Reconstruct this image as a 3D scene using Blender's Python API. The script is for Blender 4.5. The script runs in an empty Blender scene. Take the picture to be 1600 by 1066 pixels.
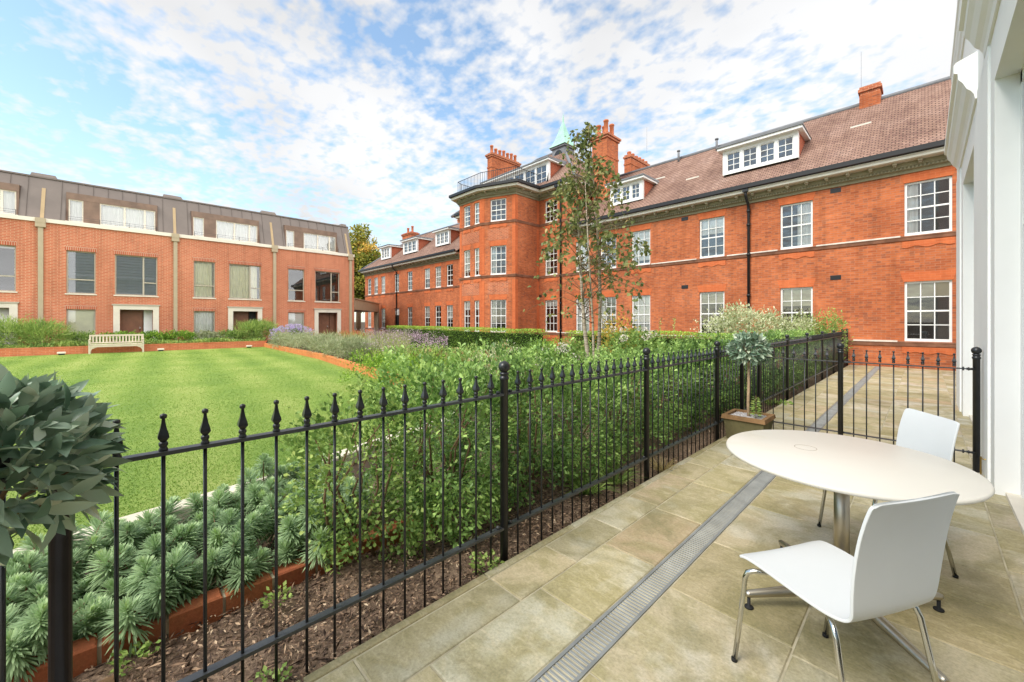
import bpy, math, random
import numpy as np
from mathutils import Vector, Matrix
rnd = random.Random(7)
rng = np.random.default_rng(11)
R = math.radians
S = bpy.context.scene

# ------------------------------------------------------------------ camera
cd = bpy.data.cameras.new('camera'); cam = bpy.data.objects.new('camera', cd)
S.collection.objects.link(cam); S.camera = cam
cd.sensor_width = 36.0; cd.lens = 36.0*621.0/1600.0
cd.shift_y = -30.6/1600.0
cd.clip_start = 0.05; cd.clip_end = 3000
cam.location = (0, 0, 1.5); cam.rotation_euler = (R(90), 0, R(46.09))

# ------------------------------------------------------------------ light
S.view_settings.view_transform = 'Standard'; S.view_settings.look = 'None'
S.view_settings.gamma = 1.0; S.view_settings.use_curve_mapping = False
S.view_settings.exposure = 0.8
SUN_EL, SUN_AZ = 47.0, 187.0           # azimuth measured clockwise from +Y
sd = bpy.data.lights.new('sun', 'SUN'); sun = bpy.data.objects.new('sun', sd)
S.collection.objects.link(sun)
sd.energy = 2.3; sd.angle = R(30); sd.color = (1.0, 0.95, 0.87)
sv = Vector((math.sin(R(SUN_AZ))*math.cos(R(SUN_EL)), math.cos(R(SUN_AZ))*math.cos(R(SUN_EL)), math.sin(R(SUN_EL))))
sun.rotation_euler = sv.to_track_quat('Z', 'Y').to_euler()

W = bpy.data.worlds.new('World'); S.world = W; W.use_nodes = True
nt = W.node_tree; nt.nodes.clear()
def N(t, **k):
    n = nt.nodes.new(t)
    for a, b in k.items():
        if a == 'inp':
            for q, v in b.items(): n.inputs[q].default_value = v
        else: setattr(n, a, b)
    return n
def LK(a, b): nt.links.new(a, b)
def math_(op, a, b=None, c=None):
    n = N('ShaderNodeMath', operation=op)
    for i, v in enumerate((a, b, c)):
        if v is None: continue
        if isinstance(v, (int, float)): n.inputs[i].default_value = v
        else: LK(v, n.inputs[i])
    return n.outputs[0]
def vmath(op, a, b=None):
    n = N('ShaderNodeVectorMath', operation=op)
    for i, v in enumerate((a, b)):
        if v is None: continue
        if isinstance(v, tuple): n.inputs[i].default_value = v
        else: LK(v, n.inputs[i])
    return n.outputs[0]
def ramp(fac, stops, interp='LINEAR'):
    n = N('ShaderNodeValToRGB'); n.color_ramp.interpolation = interp
    e = n.color_ramp.elements
    while len(e) < len(stops): e.new(0.5)
    for el, (p, c) in zip(e, stops):
        el.position = p; el.color = c if len(c) == 4 else (*c, 1)
    LK(fac, n.inputs[0]); return n.outputs[0]
def noise(vec, scale, detail=4, rough=0.55, dist=0.0, dims='3D'):
    n = N('ShaderNodeTexNoise', noise_dimensions=dims)
    n.inputs['Scale'].default_value = scale; n.inputs['Detail'].default_value = detail
    n.inputs['Roughness'].default_value = rough; n.inputs['Distortion'].default_value = dist
    if vec is not None: LK(vec, n.inputs['Vector'])
    return n.outputs['Fac']
def mixc(fac, a, b, mode='MIX'):
    n = N('ShaderNodeMix', data_type='RGBA', blend_type=mode)
    for s, v in ((0, fac), (6, a), (7, b)):
        if isinstance(v, (int, float)): n.inputs[s].default_value = v
        elif isinstance(v, tuple): n.inputs[s].default_value = v if len(v) == 4 else (*v, 1)
        else: LK(v, n.inputs[s])
    return n.outputs[2]

BANKS = [(-0.878, 0.104, 0.468, 0.42, 0.16), (-0.835, 0.184, 0.519, 0.3, 0.1), (-0.818, 0.43, 0.382, 0.22, 0.2), (-0.919, -0.073, 0.387, 0.35, 0.1), (-0.755, 0.317, 0.575, 0.16, -0.16), (-0.71, 0.476, 0.518, 0.2, -0.1), (-0.888, -0.095, 0.45, 0.16, -0.18), (-0.944, -0.068, 0.324, 0.16, -0.16), (-0.927, 0.082, 0.365, 0.14, -0.12), (-0.549, 0.684, 0.48, 0.3, 0.06), (-0.945, 0.112, 0.308, 0.12, -0.06), (-0.155, 0.867, 0.474, 0.5, 0.1)]
sky = N('ShaderNodeTexSky', sky_type='NISHITA', sun_disc=False)
sky.sun_elevation = R(SUN_EL); sky.sun_rotation = R(SUN_AZ); sky.air_density = 1.0; sky.dust_density = 0.6
tc = N('ShaderNodeTexCoord'); sx = N('ShaderNodeSeparateXYZ'); LK(tc.outputs['Generated'], sx.inputs[0])
zz = math_('ADD', math_('MAXIMUM', sx.outputs[2], 0.0), 0.16)
cx = N('ShaderNodeCombineXYZ'); LK(math_('DIVIDE', sx.outputs[0], zz), cx.inputs[0]); LK(math_('DIVIDE', sx.outputs[1], zz), cx.inputs[1])
pv = cx.outputs[0]
big = noise(vmath('ADD', pv, (3.1, 1.7, 0)), 0.42, 3, 0.5, 0.2)
mid = noise(vmath('ADD', pv, (1.3, 4.1, 0)), 2.3, 4, 0.55, 0.1)
small = noise(vmath('MULTIPLY', pv, (1.0, 1.1, 1.0)), 9.0, 3, 0.5, 0.1)
fine = noise(vmath('MULTIPLY', pv, (1.0, 1.1, 1.0)), 21.0, 3, 0.5, 0.1)
small = math_('ADD', math_('MULTIPLY', small, 0.52), math_('MULTIPLY', fine, 0.48))
dens = math_('ADD', math_('ADD', math_('MULTIPLY', big, 0.70), math_('MULTIPLY', mid, 0.55)), math_('MULTIPLY', small, 1.35))
# more cloud towards the right of the view (the bright veil over the main house)
veil = math_('MULTIPLY', math_('ADD', math_('MULTIPLY', sx.outputs[0], 0.30), math_('MULTIPLY', sx.outputs[1], 0.13)), 0.9)
dens = math_('ADD', dens, veil)
# the larger banks and clearings of this particular sky, as directions
for bx_, by_, bz_, w_, amp in BANKS:
    d_ = N('ShaderNodeVectorMath', operation='DOT_PRODUCT'); LK(tc.outputs['Generated'], d_.inputs[0]); d_.inputs[1].default_value = (bx_, by_, bz_)
    m_ = N('ShaderNodeMapRange', interpolation_type='SMOOTHSTEP', inp={1: math.cos(w_), 2: math.cos(w_*0.25), 3: 0.0, 4: amp*0.6}); LK(d_.outputs['Value'], m_.inputs[0])
    dens = math_('ADD', dens, m_.outputs[0])
mask = ramp(dens, [(0.74, (0, 0, 0)), (0.90, (0.5, 0.5, 0.5)), (1.0, (0.93, 0.93, 0.93))])
mn = N('ShaderNodeMapRange', inp={1: 1.02, 2: 1.30, 3: 0.05, 4: 0.97}); LK(dens, mn.inputs[0])
mask = mn.outputs[0]
shade = noise(vmath('ADD', pv, (7.3, 2.2, 0)), 0.95, 4, 0.55, 0.2)
ccol = ramp(shade, [(0.38, (6.0, 6.0, 6.0)), (0.52, (5.5, 5.5, 5.52)), (0.68, (4.6, 4.58, 4.58))])
skyc = mixc(1.0, sky.outputs[0], (1.75, 1.85, 1.72), 'MULTIPLY')
hz = N('ShaderNodeMapRange', inp={1: 0.0, 2: 0.35, 3: 0.45, 4: 0.0}); LK(sx.outputs[2], hz.inputs[0])
skyc = mixc(hz.outputs[0], skyc, (4.3, 5.1, 5.6))
# clouds brightened outside the frame on the right, added to light the houses
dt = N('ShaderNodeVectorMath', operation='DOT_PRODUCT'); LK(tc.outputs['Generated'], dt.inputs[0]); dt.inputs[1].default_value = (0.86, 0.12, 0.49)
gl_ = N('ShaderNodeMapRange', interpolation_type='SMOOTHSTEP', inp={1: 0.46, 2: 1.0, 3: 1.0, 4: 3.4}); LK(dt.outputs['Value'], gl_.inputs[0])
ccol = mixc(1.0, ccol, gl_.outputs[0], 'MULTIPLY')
bg = N('ShaderNodeBackground'); bg.inputs[1].default_value = 0.1
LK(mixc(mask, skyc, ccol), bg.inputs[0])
out = N('ShaderNodeOutputWorld'); LK(bg.outputs[0], out.inputs[0])
# ---------------------------------------------------------------- materials
MATS = {}
def newmat(name):
    global nt
    m = bpy.data.materials.new(name); m.use_nodes = True; nt = m.node_tree; nt.nodes.clear()
    MATS[name] = m
    return m
def finish(color, rough=0.7, spec=0.3, metal=0.0, bump=None, bstr=0.3, bdist=0.01, transl=0.0, coat=0.0):
    p = N('ShaderNodeBsdfPrincipled')
    if isinstance(color, tuple): p.inputs['Base Color'].default_value = (*color[:3], 1)
    else: LK(color, p.inputs['Base Color'])
    if isinstance(rough, (int, float)): p.inputs['Roughness'].default_value = rough
    else: LK(rough, p.inputs['Roughness'])
    p.inputs['Specular IOR Level'].default_value = spec; p.inputs['Metallic'].default_value = metal
    p.inputs['Coat Weight'].default_value = coat
    if bump is not None:
        b = N('ShaderNodeBump'); b.inputs['Strength'].default_value = bstr; b.inputs['Distance'].default_value = bdist
        LK(bump, b.inputs['Height']); LK(b.outputs[0], p.inputs['Normal'])
    sh = p.outputs[0]
    if transl > 0:
        t = N('ShaderNodeBsdfTranslucent')
        if isinstance(color, tuple): t.inputs[0].default_value = (*color[:3], 1)
        else: LK(color, t.inputs[0])
        mx = N('ShaderNodeMixShader'); mx.inputs[0].default_value = transl
        LK(sh, mx.inputs[1]); LK(t.outputs[0], mx.inputs[2]); sh = mx.outputs[0]
    o = N('ShaderNodeOutputMaterial'); LK(sh, o.inputs[0])
def UV(): return N('ShaderNodeUVMap', uv_map='UVMap').outputs[0]
def OB(): return N('ShaderNodeTexCoord').outputs['Object']
def TINT(): return N('ShaderNodeAttribute', attribute_name='tint').outputs['Fac']

def brick_mat(name, c1, c2, mortar, var, rowh=0.075, bw=0.225, msize=0.010, dark=None):
    m = newmat(name); uv = UV()
    b = N('ShaderNodeTexBrick'); LK(uv, b.inputs[0])
    b.inputs['Color1'].default_value = (*c1, 1); b.inputs['Color2'].default_value = (*c2, 1); b.inputs['Mortar'].default_value = (*mortar, 1)
    b.inputs['Scale'].default_value = 1.0; b.inputs['Mortar Size'].default_value = msize; b.inputs['Mortar Smooth'].default_value = 0.2
    b.inputs['Brick Width'].default_value = bw; b.inputs['Row Height'].default_value = rowh; b.inputs['Bias'].default_value = 0.0
    col = b.outputs[0]
    if dark:
        w = N('ShaderNodeTexWhiteNoise', noise_dimensions='2D')
        q = vmath('FLOOR', vmath('DIVIDE', uv, (bw*0.5, rowh, 1.0))); LK(q, w.inputs['Vector'])
        thr = math_('ADD', math_('MULTIPLY', noise(uv, 0.9, 4, 0.6), 0.9), 0.42)
        f = math_('GREATER_THAN', w.outputs['Value'], thr)
        col = mixc(math_('MULTIPLY', math_('MULTIPLY', f, 0.5), math_('SUBTRACT', 1.0, b.outputs['Fac'])), col, dark)
    n1 = noise(uv, 0.7, 5, 0.6); n2 = noise(vmath('MULTIPLY', uv, (1.0, 3.5, 1.0)), 5.0, 4, 0.6)
    f = math_('ADD', math_('MULTIPLY', n1, 0.6), math_('MULTIPLY', n2, 0.4))
    col = mixc(1.0, col, ramp(f, [(0.32, (1-var, 1-var*1.05, 1-var)), (0.5, (1, 1, 1)), (0.7, (1+var*0.75, 1+var*1.1, 1+var*1.3))]), 'MULTIPLY')
    n3 = noise(vmath('MULTIPLY', uv, (2.2, 0.20, 1.0)), 1.6, 5, 0.65); n4 = noise(uv, 0.22, 3, 0.5)
    col = mixc(1.0, col, ramp(n3, [(0.30, (0.80, 0.79, 0.78)), (0.48, (1, 1, 1)), (0.72, (1.08, 1.09, 1.10))]), 'MULTIPLY')
    col = mixc(1.0, col, ramp(n4, [(0.35, (0.90, 0.88, 0.88)), (0.6, (1.05, 1.06, 1.07))]), 'MULTIPLY')
    finish(col, 0.85, 0.15, bump=b.outputs['Fac'], bstr=-0.4, bdist=0.006)
brick_mat('old_brick', (0.52, 0.152, 0.055), (0.37, 0.098, 0.038), (0.40, 0.170, 0.095), 0.36, msize=0.008, dark=(0.22, 0.09, 0.055))
brick_mat('dark_brick', (0.47, 0.135, 0.06), (0.36, 0.10, 0.05), (0.52, 0.26, 0.15), 0.22, msize=0.011, dark=(0.14, 0.06, 0.045))
brick_mat('red_brick', (0.57, 0.150, 0.052), (0.50, 0.122, 0.043), (0.55, 0.19, 0.09), 0.14, msize=0.004)
brick_mat('new_brick', (0.59, 0.185, 0.098), (0.50, 0.14, 0.074), (0.60, 0.34, 0.21), 0.12, msize=0.012)
newmat('edge_brick'); o = OB(); t = TINT()
col = ramp(t, [(0, (0.27, 0.080, 0.040)), (0.5, (0.38, 0.118, 0.052)), (1, (0.44, 0.165, 0.070))])
n1 = noise(o, 6.0, 6, 0.7); n2 = noise(o, 60.0, 4, 0.7)
col = mixc(ramp(n1, [(0.48, (0, 0, 0)), (0.70, (0.6, 0.6, 0.6))]), col, (0.20, 0.125, 0.05))
col = mixc(1.0, col, ramp(n2, [(0.25, (0.75,)*3), (0.75, (1.25,)*3)]), 'MULTIPLY')
finish(col, 0.85, 0.15, bump=n2, bstr=0.4, bdist=0.004)
brick_mat('border_orange', (0.58, 0.215, 0.075), (0.52, 0.185, 0.062), (0.50, 0.25, 0.10), 0.22, rowh=0.11, bw=0.23, msize=0.004)
brick_mat('low_wall_red', (0.60, 0.185, 0.085), (0.52, 0.15, 0.07), (0.60, 0.30, 0.18), 0.2, rowh=0.075, bw=0.225, msize=0.006)
brick_mat('soldier_brick', (0.52, 0.145, 0.072), (0.43, 0.10, 0.05), (0.60, 0.43, 0.31), 0.12, rowh=0.23, bw=0.075, msize=0.010)
brick_mat('tile_hung', (0.46, 0.14, 0.075), (0.36, 0.105, 0.06), (0.20, 0.07, 0.04), 0.2, rowh=0.10, bw=0.17, msize=0.006)
brick_mat('roof_tile', (0.345, 0.215, 0.158), (0.255, 0.152, 0.112), (0.105, 0.062, 0.050), 0.36, rowh=0.105, bw=0.17, msize=0.017, dark=(0.19, 0.105, 0.088))

def plain(name, c, rough=0.6, spec=0.3, var=0.08, sc=4.0, metal=0.0, bs=0.0, stain=None, coat=0.0):
    newmat(name); o = OB()
    n = noise(o, sc, 5, 0.6)
    col = mixc(1.0, c, ramp(n, [(0.3, (1-var,)*3), (0.7, (1+var,)*3)]), 'MULTIPLY')
    if stain:
        s = noise(o, sc*0.45, 6, 0.7, 0.4)
        col = mixc(ramp(s, [(0.56, (0, 0, 0)), (0.72, (0.55, 0.55, 0.55))]), col, stain)
    finish(col, rough, spec, metal, bump=noise(o, sc*14, 3) if bs else None, bstr=bs, bdist=0.004, coat=coat)
plain('white_paint', (0.80, 0.80, 0.77), 0.45, 0.4, 0.03)
plain('render_white', (0.87, 0.865, 0.84), 0.7, 0.2, 0.03, 1.3, bs=0.06)
plain('stone_cornice', (0.27, 0.245, 0.155), 0.8, 0.2, 0.14, 2.5)
plain('cornice_white', (0.60, 0.58, 0.50), 0.7, 0.2, 0.08, 2.5)
plain('modillion', (0.42, 0.385, 0.28), 0.8, 0.2, 0.12, 2.5)
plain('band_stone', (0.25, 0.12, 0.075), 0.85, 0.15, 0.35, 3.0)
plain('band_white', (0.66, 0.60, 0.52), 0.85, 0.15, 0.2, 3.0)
plain('black_iron', (0.016, 0.017, 0.019), 0.36, 0.55, 0.35, 9.0, bs=0.05)
plain('rail_iron', (0.045, 0.048, 0.052), 0.42, 0.7, 0.35, 7.0, bs=0.06)
plain('gutter_black', (0.012, 0.012, 0.013), 0.45, 0.4, 0.2)
plain('lead', (0.17, 0.175, 0.185), 0.6, 0.3, 0.16, 3.0)
plain('copper_green', (0.33, 0.56, 0.45), 0.75, 0.2, 0.15, 2.0)
plain('zinc_brown', (0.170, 0.138, 0.118), 0.5, 0.4, 0.10, 1.2)
plain('zinc_dark', (0.20, 0.125, 0.085), 0.45, 0.4, 0.28, 1.8)
plain('seam', (0.105, 0.082, 0.068), 0.6, 0.3, 0.1)
plain('taupe_metal', (0.45, 0.365, 0.245), 0.5, 0.35, 0.06)
plain('gold_metal', (0.40, 0.285, 0.15), 0.45, 0.4, 0.08)
plain('frame_taupe', (0.47, 0.42, 0.33), 0.5, 0.35, 0.04)
plain('portland', (0.74, 0.68, 0.57), 0.8, 0.2, 0.08, 2.0)
plain('coping', (0.80, 0.74, 0.63), 0.8, 0.2, 0.06, 1.5)
plain('door_wood', (0.20, 0.085, 0.045), 0.45, 0.4, 0.2, 3.0)
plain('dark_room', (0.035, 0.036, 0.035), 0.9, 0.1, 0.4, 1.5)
plain('curtain_white', (0.87, 0.87, 0.83), 0.9, 0.1, 0.06, 3)
plain('curtain_cream', (0.86, 0.83, 0.62), 0.9, 0.1, 0.08, 3)
plain('blind_cream', (0.66, 0.60, 0.44), 0.9, 0.1, 0.06, 3)
plain('blind_dark', (0.17, 0.20, 0.225), 0.5, 0.3, 0.1, 3)
plain('blind_light', (0.88, 0.88, 0.84), 0.8, 0.1, 0.03)
plain('terracotta', (0.50, 0.165, 0.075), 0.8, 0.2, 0.18, 4.0)
plain('kerb_stone', (0.66, 0.60, 0.48), 0.85, 0.15, 0.14, 3.0, bs=0.1)
plain('bench_wood', (0.62, 0.55, 0.43), 0.75, 0.2, 0.12, 3.0)
plain('drain_zinc', (0.27, 0.28, 0.275), 0.5, 0.45, 0.2, 6.0, metal=0.3)
plain('drain_dark', (0.012, 0.012, 0.012), 0.9, 0.1)
plain('table_cream', (0.70, 0.66, 0.58), 0.38, 0.4, 0.025, 2.0, bs=0.01, stain=(0.63, 0.575, 0.46))
plain('chair_white', (0.70, 0.715, 0.715), 0.36, 0.45, 0.02, 3.0, stain=(0.66, 0.665, 0.65))
plain('chrome', (0.62, 0.61, 0.57), 0.12, 0.5, 0.03, metal=1.0)
plain('brushed_steel', (0.50, 0.455, 0.385), 0.36, 0.5, 0.08, metal=1.0)
plain('rubber', (0.015, 0.015, 0.016), 0.7, 0.3)
plain('planter_stone', (0.125, 0.11, 0.055), 0.85, 0.15, 0.3, 5.0, bs=0.2, stain=(0.065, 0.075, 0.032))
plain('planter_rim', (0.23, 0.135, 0.065), 0.85, 0.15, 0.35, 6.0, stain=(0.13, 0.12, 0.055))
plain('pebble', (0.42, 0.40, 0.40), 0.8, 0.2, 0.35, 20)
plain('trunk_bay', (0.44, 0.31, 0.20), 0.85, 0.15, 0.3, 14.0, bs=0.3)
plain('bark_twig', (0.20, 0.13, 0.075), 0.9, 0.1, 0.3, 8.0)
plain('brass', (0.55, 0.38, 0.13), 0.3, 0.5, 0.05, metal=1.0)
plain('flower_white', (0.82, 0.77, 0.68), 0.8, 0.1, 0.06)
plain('ground_soil', (0.075, 0.055, 0.038), 0.95, 0.1, 0.4, 3.0)

newmat('birch_bark'); o = OB()
st = noise(vmath('MULTIPLY', o, (1.2, 1.2, 14.0)), 4.0, 4, 0.7)
finish(ramp(st, [(0.36, (0.10, 0.075, 0.055)), (0.50, (0.42, 0.35, 0.26)), (0.75, (0.60, 0.53, 0.43))]), 0.8, 0.2)

# thin window glass: fresnel mix of clear and mirror
newmat('glass')
fr = N('ShaderNodeFresnel'); fr.inputs[0].default_value = 1.55
mp = N('ShaderNodeMapRange', inp={1: 0.0, 2: 1.0, 3: 0.12, 4: 1.0}); LK(fr.outputs[0], mp.inputs[0])
tr = N('ShaderNodeBsdfTransparent'); tr.inputs[0].default_value = (0.96, 0.97, 0.965, 1)
gl = N('ShaderNodeBsdfGlossy'); gl.inputs['Roughness'].default_value = 0.02
mx = N('ShaderNodeMixShader'); LK(mp.outputs[0], mx.inputs[0]); LK(tr.outputs[0], mx.inputs[1]); LK(gl.outputs[0], mx.inputs[2])
o_ = N('ShaderNodeOutputMaterial'); LK(mx.outputs[0], o_.inputs[0])

# sandstone flags: tint per slab, riven veining, algae, pale dried patches
newmat('sandstone'); uv = OB(); t = TINT()
tv = N('ShaderNodeTexWhiteNoise', noise_dimensions='1D'); LK(math_('MULTIPLY', t, 91.7), tv.inputs['W'])
base = ramp(t, [(0.0, (0.36, 0.305, 0.185)), (0.22, (0.44, 0.37, 0.245)), (0.42, (0.375, 0.335, 0.21)), (0.6, (0.46, 0.395, 0.275)), (0.8, (0.46, 0.44, 0.34)), (0.93, (0.46, 0.35, 0.235)), (1.0, (0.34, 0.30, 0.175))])
off = N('ShaderNodeCombineXYZ'); LK(math_('MULTIPLY', t, 57.0), off.inputs[0]); LK(math_('MULTIPLY', t, 31.0), off.inputs[1]); LK(math_('MULTIPLY', t, 13.0), off.inputs[2])
pv2 = vmath('ADD', uv, off.outputs[0])
n1 = noise(pv2, 2.6, 6, 0.62, 0.8); n2 = noise(vmath('MULTIPLY', pv2, (1.0, 2.4, 1.0)), 8.0, 6, 0.7, 1.2); n3 = noise(uv, 70.0, 3, 0.7); n4 = noise(pv2, 1.1, 4, 0.6, 0.5)
col = mixc(ramp(n1, [(0.40, (0, 0, 0)), (0.62, (0.85, 0.85, 0.85))]), base, (0.285, 0.25, 0.125))
col = mixc(ramp(n2, [(0.48, (0, 0, 0)), (0.72, (0.6, 0.6, 0.6))]), col, (0.56, 0.49, 0.34))
col = mixc(ramp(n4, [(0.54, (0, 0, 0)), (0.63, (0.5, 0.5, 0.5))]), col, (0.53, 0.515, 0.45))
n6 = noise(uv, 1.3, 6, 0.7, 1.5)
col = mixc(ramp(n6, [(0.49, (0, 0, 0)), (0.64, (0.72, 0.72, 0.72))]), col, (0.225, 0.200, 0.105))
col = mixc(1.0, col, ramp(n3, [(0.25, (0.74,)*3), (0.5, (1,)*3), (0.8, (1.22,)*3)]), 'MULTIPLY')
n5 = noise(uv, 23.0, 4, 0.7)
col = mixc(ramp(n5, [(0.63, (0, 0, 0)), (0.78, (0.5, 0.5, 0.5))]), col, (0.17, 0.15, 0.09))
col = mixc(1.0, col, ramp(tv.outputs['Value'], [(0.0, (0.90, 0.91, 0.88)), (0.35, (1.06, 1.03, 0.93)), (0.65, (1.12, 1.13, 1.16)), (1.0, (1.20, 1.18, 1.12))]), 'MULTIPLY')
hgt = math_('ADD', n2, math_('MULTIPLY', n3, 0.25))
finish(col, ramp(n1, [(0.3, (0.42,)*3), (0.7, (0.72,)*3)]), 0.35, bump=hgt, bstr=0.35, bdist=0.006)
plain('mortar', (0.45, 0.405, 0.29), 0.9, 0.1, 0.35, 5.0, stain=(0.26, 0.23, 0.13))

newmat('mulch_soil'); o = OB()
n1 = noise(o, 38.0, 6, 0.75); n2 = noise(o, 3.0, 4, 0.6)
col = ramp(n1, [(0.30, (0.05, 0.034, 0.025)), (0.5, (0.215, 0.145, 0.10)), (0.68, (0.48, 0.34, 0.24))])
col = mixc(ramp(n2, [(0.4, (0, 0, 0)), (0.65, (0.5, 0.5, 0.5))]), col, (0.25, 0.18, 0.125))
finish(col, 0.9, 0.15, bump=n1, bstr=1.0, bdist=0.02)

newmat('lawn'); o = OB()
sx_ = N('ShaderNodeSeparateXYZ'); LK(o, sx_.inputs[0])
stripe = math_('SINE', math_('MULTIPLY', math_('ADD', sx_.outputs[1], math_('MULTIPLY', sx_.outputs[0], 0.05)), 4.6))  # mowing stripes: sheen of leaning blades put into the colour
n1 = noise(o, 0.55, 5, 0.6); n2 = noise(vmath('MULTIPLY', o, (1.0, 2.0, 1.0)), 9.0, 5, 0.7); n3 = noise(o, 130.0, 3, 0.7)
f = math_('ADD', math_('ADD', math_('MULTIPLY', n1, 0.55), math_('MULTIPLY', n2, 0.45)), math_('MULTIPLY', stripe, 0.07))
col = ramp(f, [(0.34, (0.140, 0.235, 0.042)), (0.5, (0.215, 0.308, 0.060)), (0.66, (0.310, 0.372, 0.100))])
col = mixc(1.0, col, ramp(n3, [(0.25, (0.80,)*3), (0.5, (1,)*3), (0.75, (1.2,)*3)]), 'MULTIPLY')
finish(col, 0.75, 0.2, bump=n3, bstr=0.6, bdist=0.02)

def leafmat(name, stops, rough=0.5, spec=0.35, transl=0.22, coat=0.0):
    newmat(name)
    finish(ramp(TINT(), stops), rough, spec, transl=transl, coat=coat)
leafmat('leaf_box', [(0, (0.092, 0.175, 0.047)), (0.45, (0.223, 0.376, 0.099)), (0.8, (0.405, 0.597, 0.164)), (1, (0.601, 0.804, 0.246))], 0.45, 0.4, 0.3)
leafmat('leaf_bright', [(0, (0.068, 0.150, 0.018)), (0.4, (0.165, 0.323, 0.033)), (0.8, (0.375, 0.555, 0.068)), (1, (0.540, 0.705, 0.120))])
leafmat('leaf_euph', [(0, (0.194, 0.302, 0.150)), (0.45, (0.389, 0.533, 0.283)), (0.8, (0.570, 0.714, 0.394)), (1, (0.608, 0.749, 0.278))], 0.6, 0.25, 0.3)
leafmat('leaf_bay', [(0, (0.095, 0.172, 0.106)), (0.4, (0.221, 0.322, 0.217)), (0.8, (0.405, 0.508, 0.372)), (1, (0.582, 0.645, 0.471))], 0.36, 0.6, 0.15)
leafmat('leaf_birch', [(0, (0.094, 0.131, 0.043)), (0.45, (0.206, 0.250, 0.081)), (0.8, (0.413, 0.394, 0.144)), (1, (0.650, 0.450, 0.188))], 0.5, 0.35, 0.3)
leafmat('leaf_sage', [(0, (0.196, 0.247, 0.121)), (0.5, (0.360, 0.406, 0.228)), (1, (0.570, 0.586, 0.385))], 0.8, 0.1)
leafmat('leaf_mid', [(0, (0.104, 0.189, 0.044)), (0.5, (0.240, 0.377, 0.088)), (1, (0.533, 0.650, 0.189))], 0.5, 0.3, 0.3)
leafmat('leaf_mix', [(0, (0.10, 0.16, 0.05)), (0.4, (0.26, 0.33, 0.12)), (0.75, (0.44, 0.46, 0.22)), (1, (0.60, 0.52, 0.36))])
leafmat('leaf_grass', [(0, (0.144, 0.215, 0.057)), (0.5, (0.301, 0.359, 0.115)), (1, (0.546, 0.517, 0.245))], 0.7, 0.15)
leafmat('leaf_dry', [(0, (0.264, 0.192, 0.072)), (0.5, (0.432, 0.336, 0.144)), (1, (0.600, 0.504, 0.264))], 0.8, 0.1)
leafmat('leaf_orange', [(0, (0.352, 0.110, 0.039)), (0.5, (0.572, 0.220, 0.083)), (1, (0.660, 0.374, 0.176))], 0.8, 0.1)
leafmat('leaf_varieg', [(0, (0.169, 0.242, 0.067)), (0.4, (0.460, 0.508, 0.266)), (1, (0.880, 0.871, 0.629))], 0.6, 0.2)
leafmat('petal_lilac', [(0, (0.396, 0.297, 0.605)), (1, (0.726, 0.638, 0.880))], 0.8, 0.1)
leafmat('petal_purple', [(0, (0.254, 0.154, 0.209)), (0.6, (0.462, 0.330, 0.396)), (1, (0.624, 0.495, 0.550))], 0.8, 0.1)
leafmat('petal_white', [(0, (0.62, 0.52, 0.40)), (0.4, (0.80, 0.74, 0.64)), (1, (0.86, 0.84, 0.79))], 0.8, 0.1)
leafmat('leaf_autumn', [(0, (0.112, 0.153, 0.029)), (0.4, (0.274, 0.304, 0.052)), (0.75, (0.517, 0.437, 0.081)), (1, (0.731, 0.446, 0.101))], 0.6, 0.2, 0.3)
leafmat('blade', [(0, (0.114, 0.226, 0.031)), (0.5, (0.204, 0.327, 0.051)), (1, (0.360, 0.452, 0.109))], 0.6, 0.2, 0.25)
leafmat('chip', [(0, (0.035, 0.025, 0.023)), (0.4, (0.150, 0.099, 0.071)), (0.75, (0.383, 0.252, 0.163)), (1, (0.718, 0.566, 0.394))], 0.9, 0.1, 0.0)
M = MATS

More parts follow.
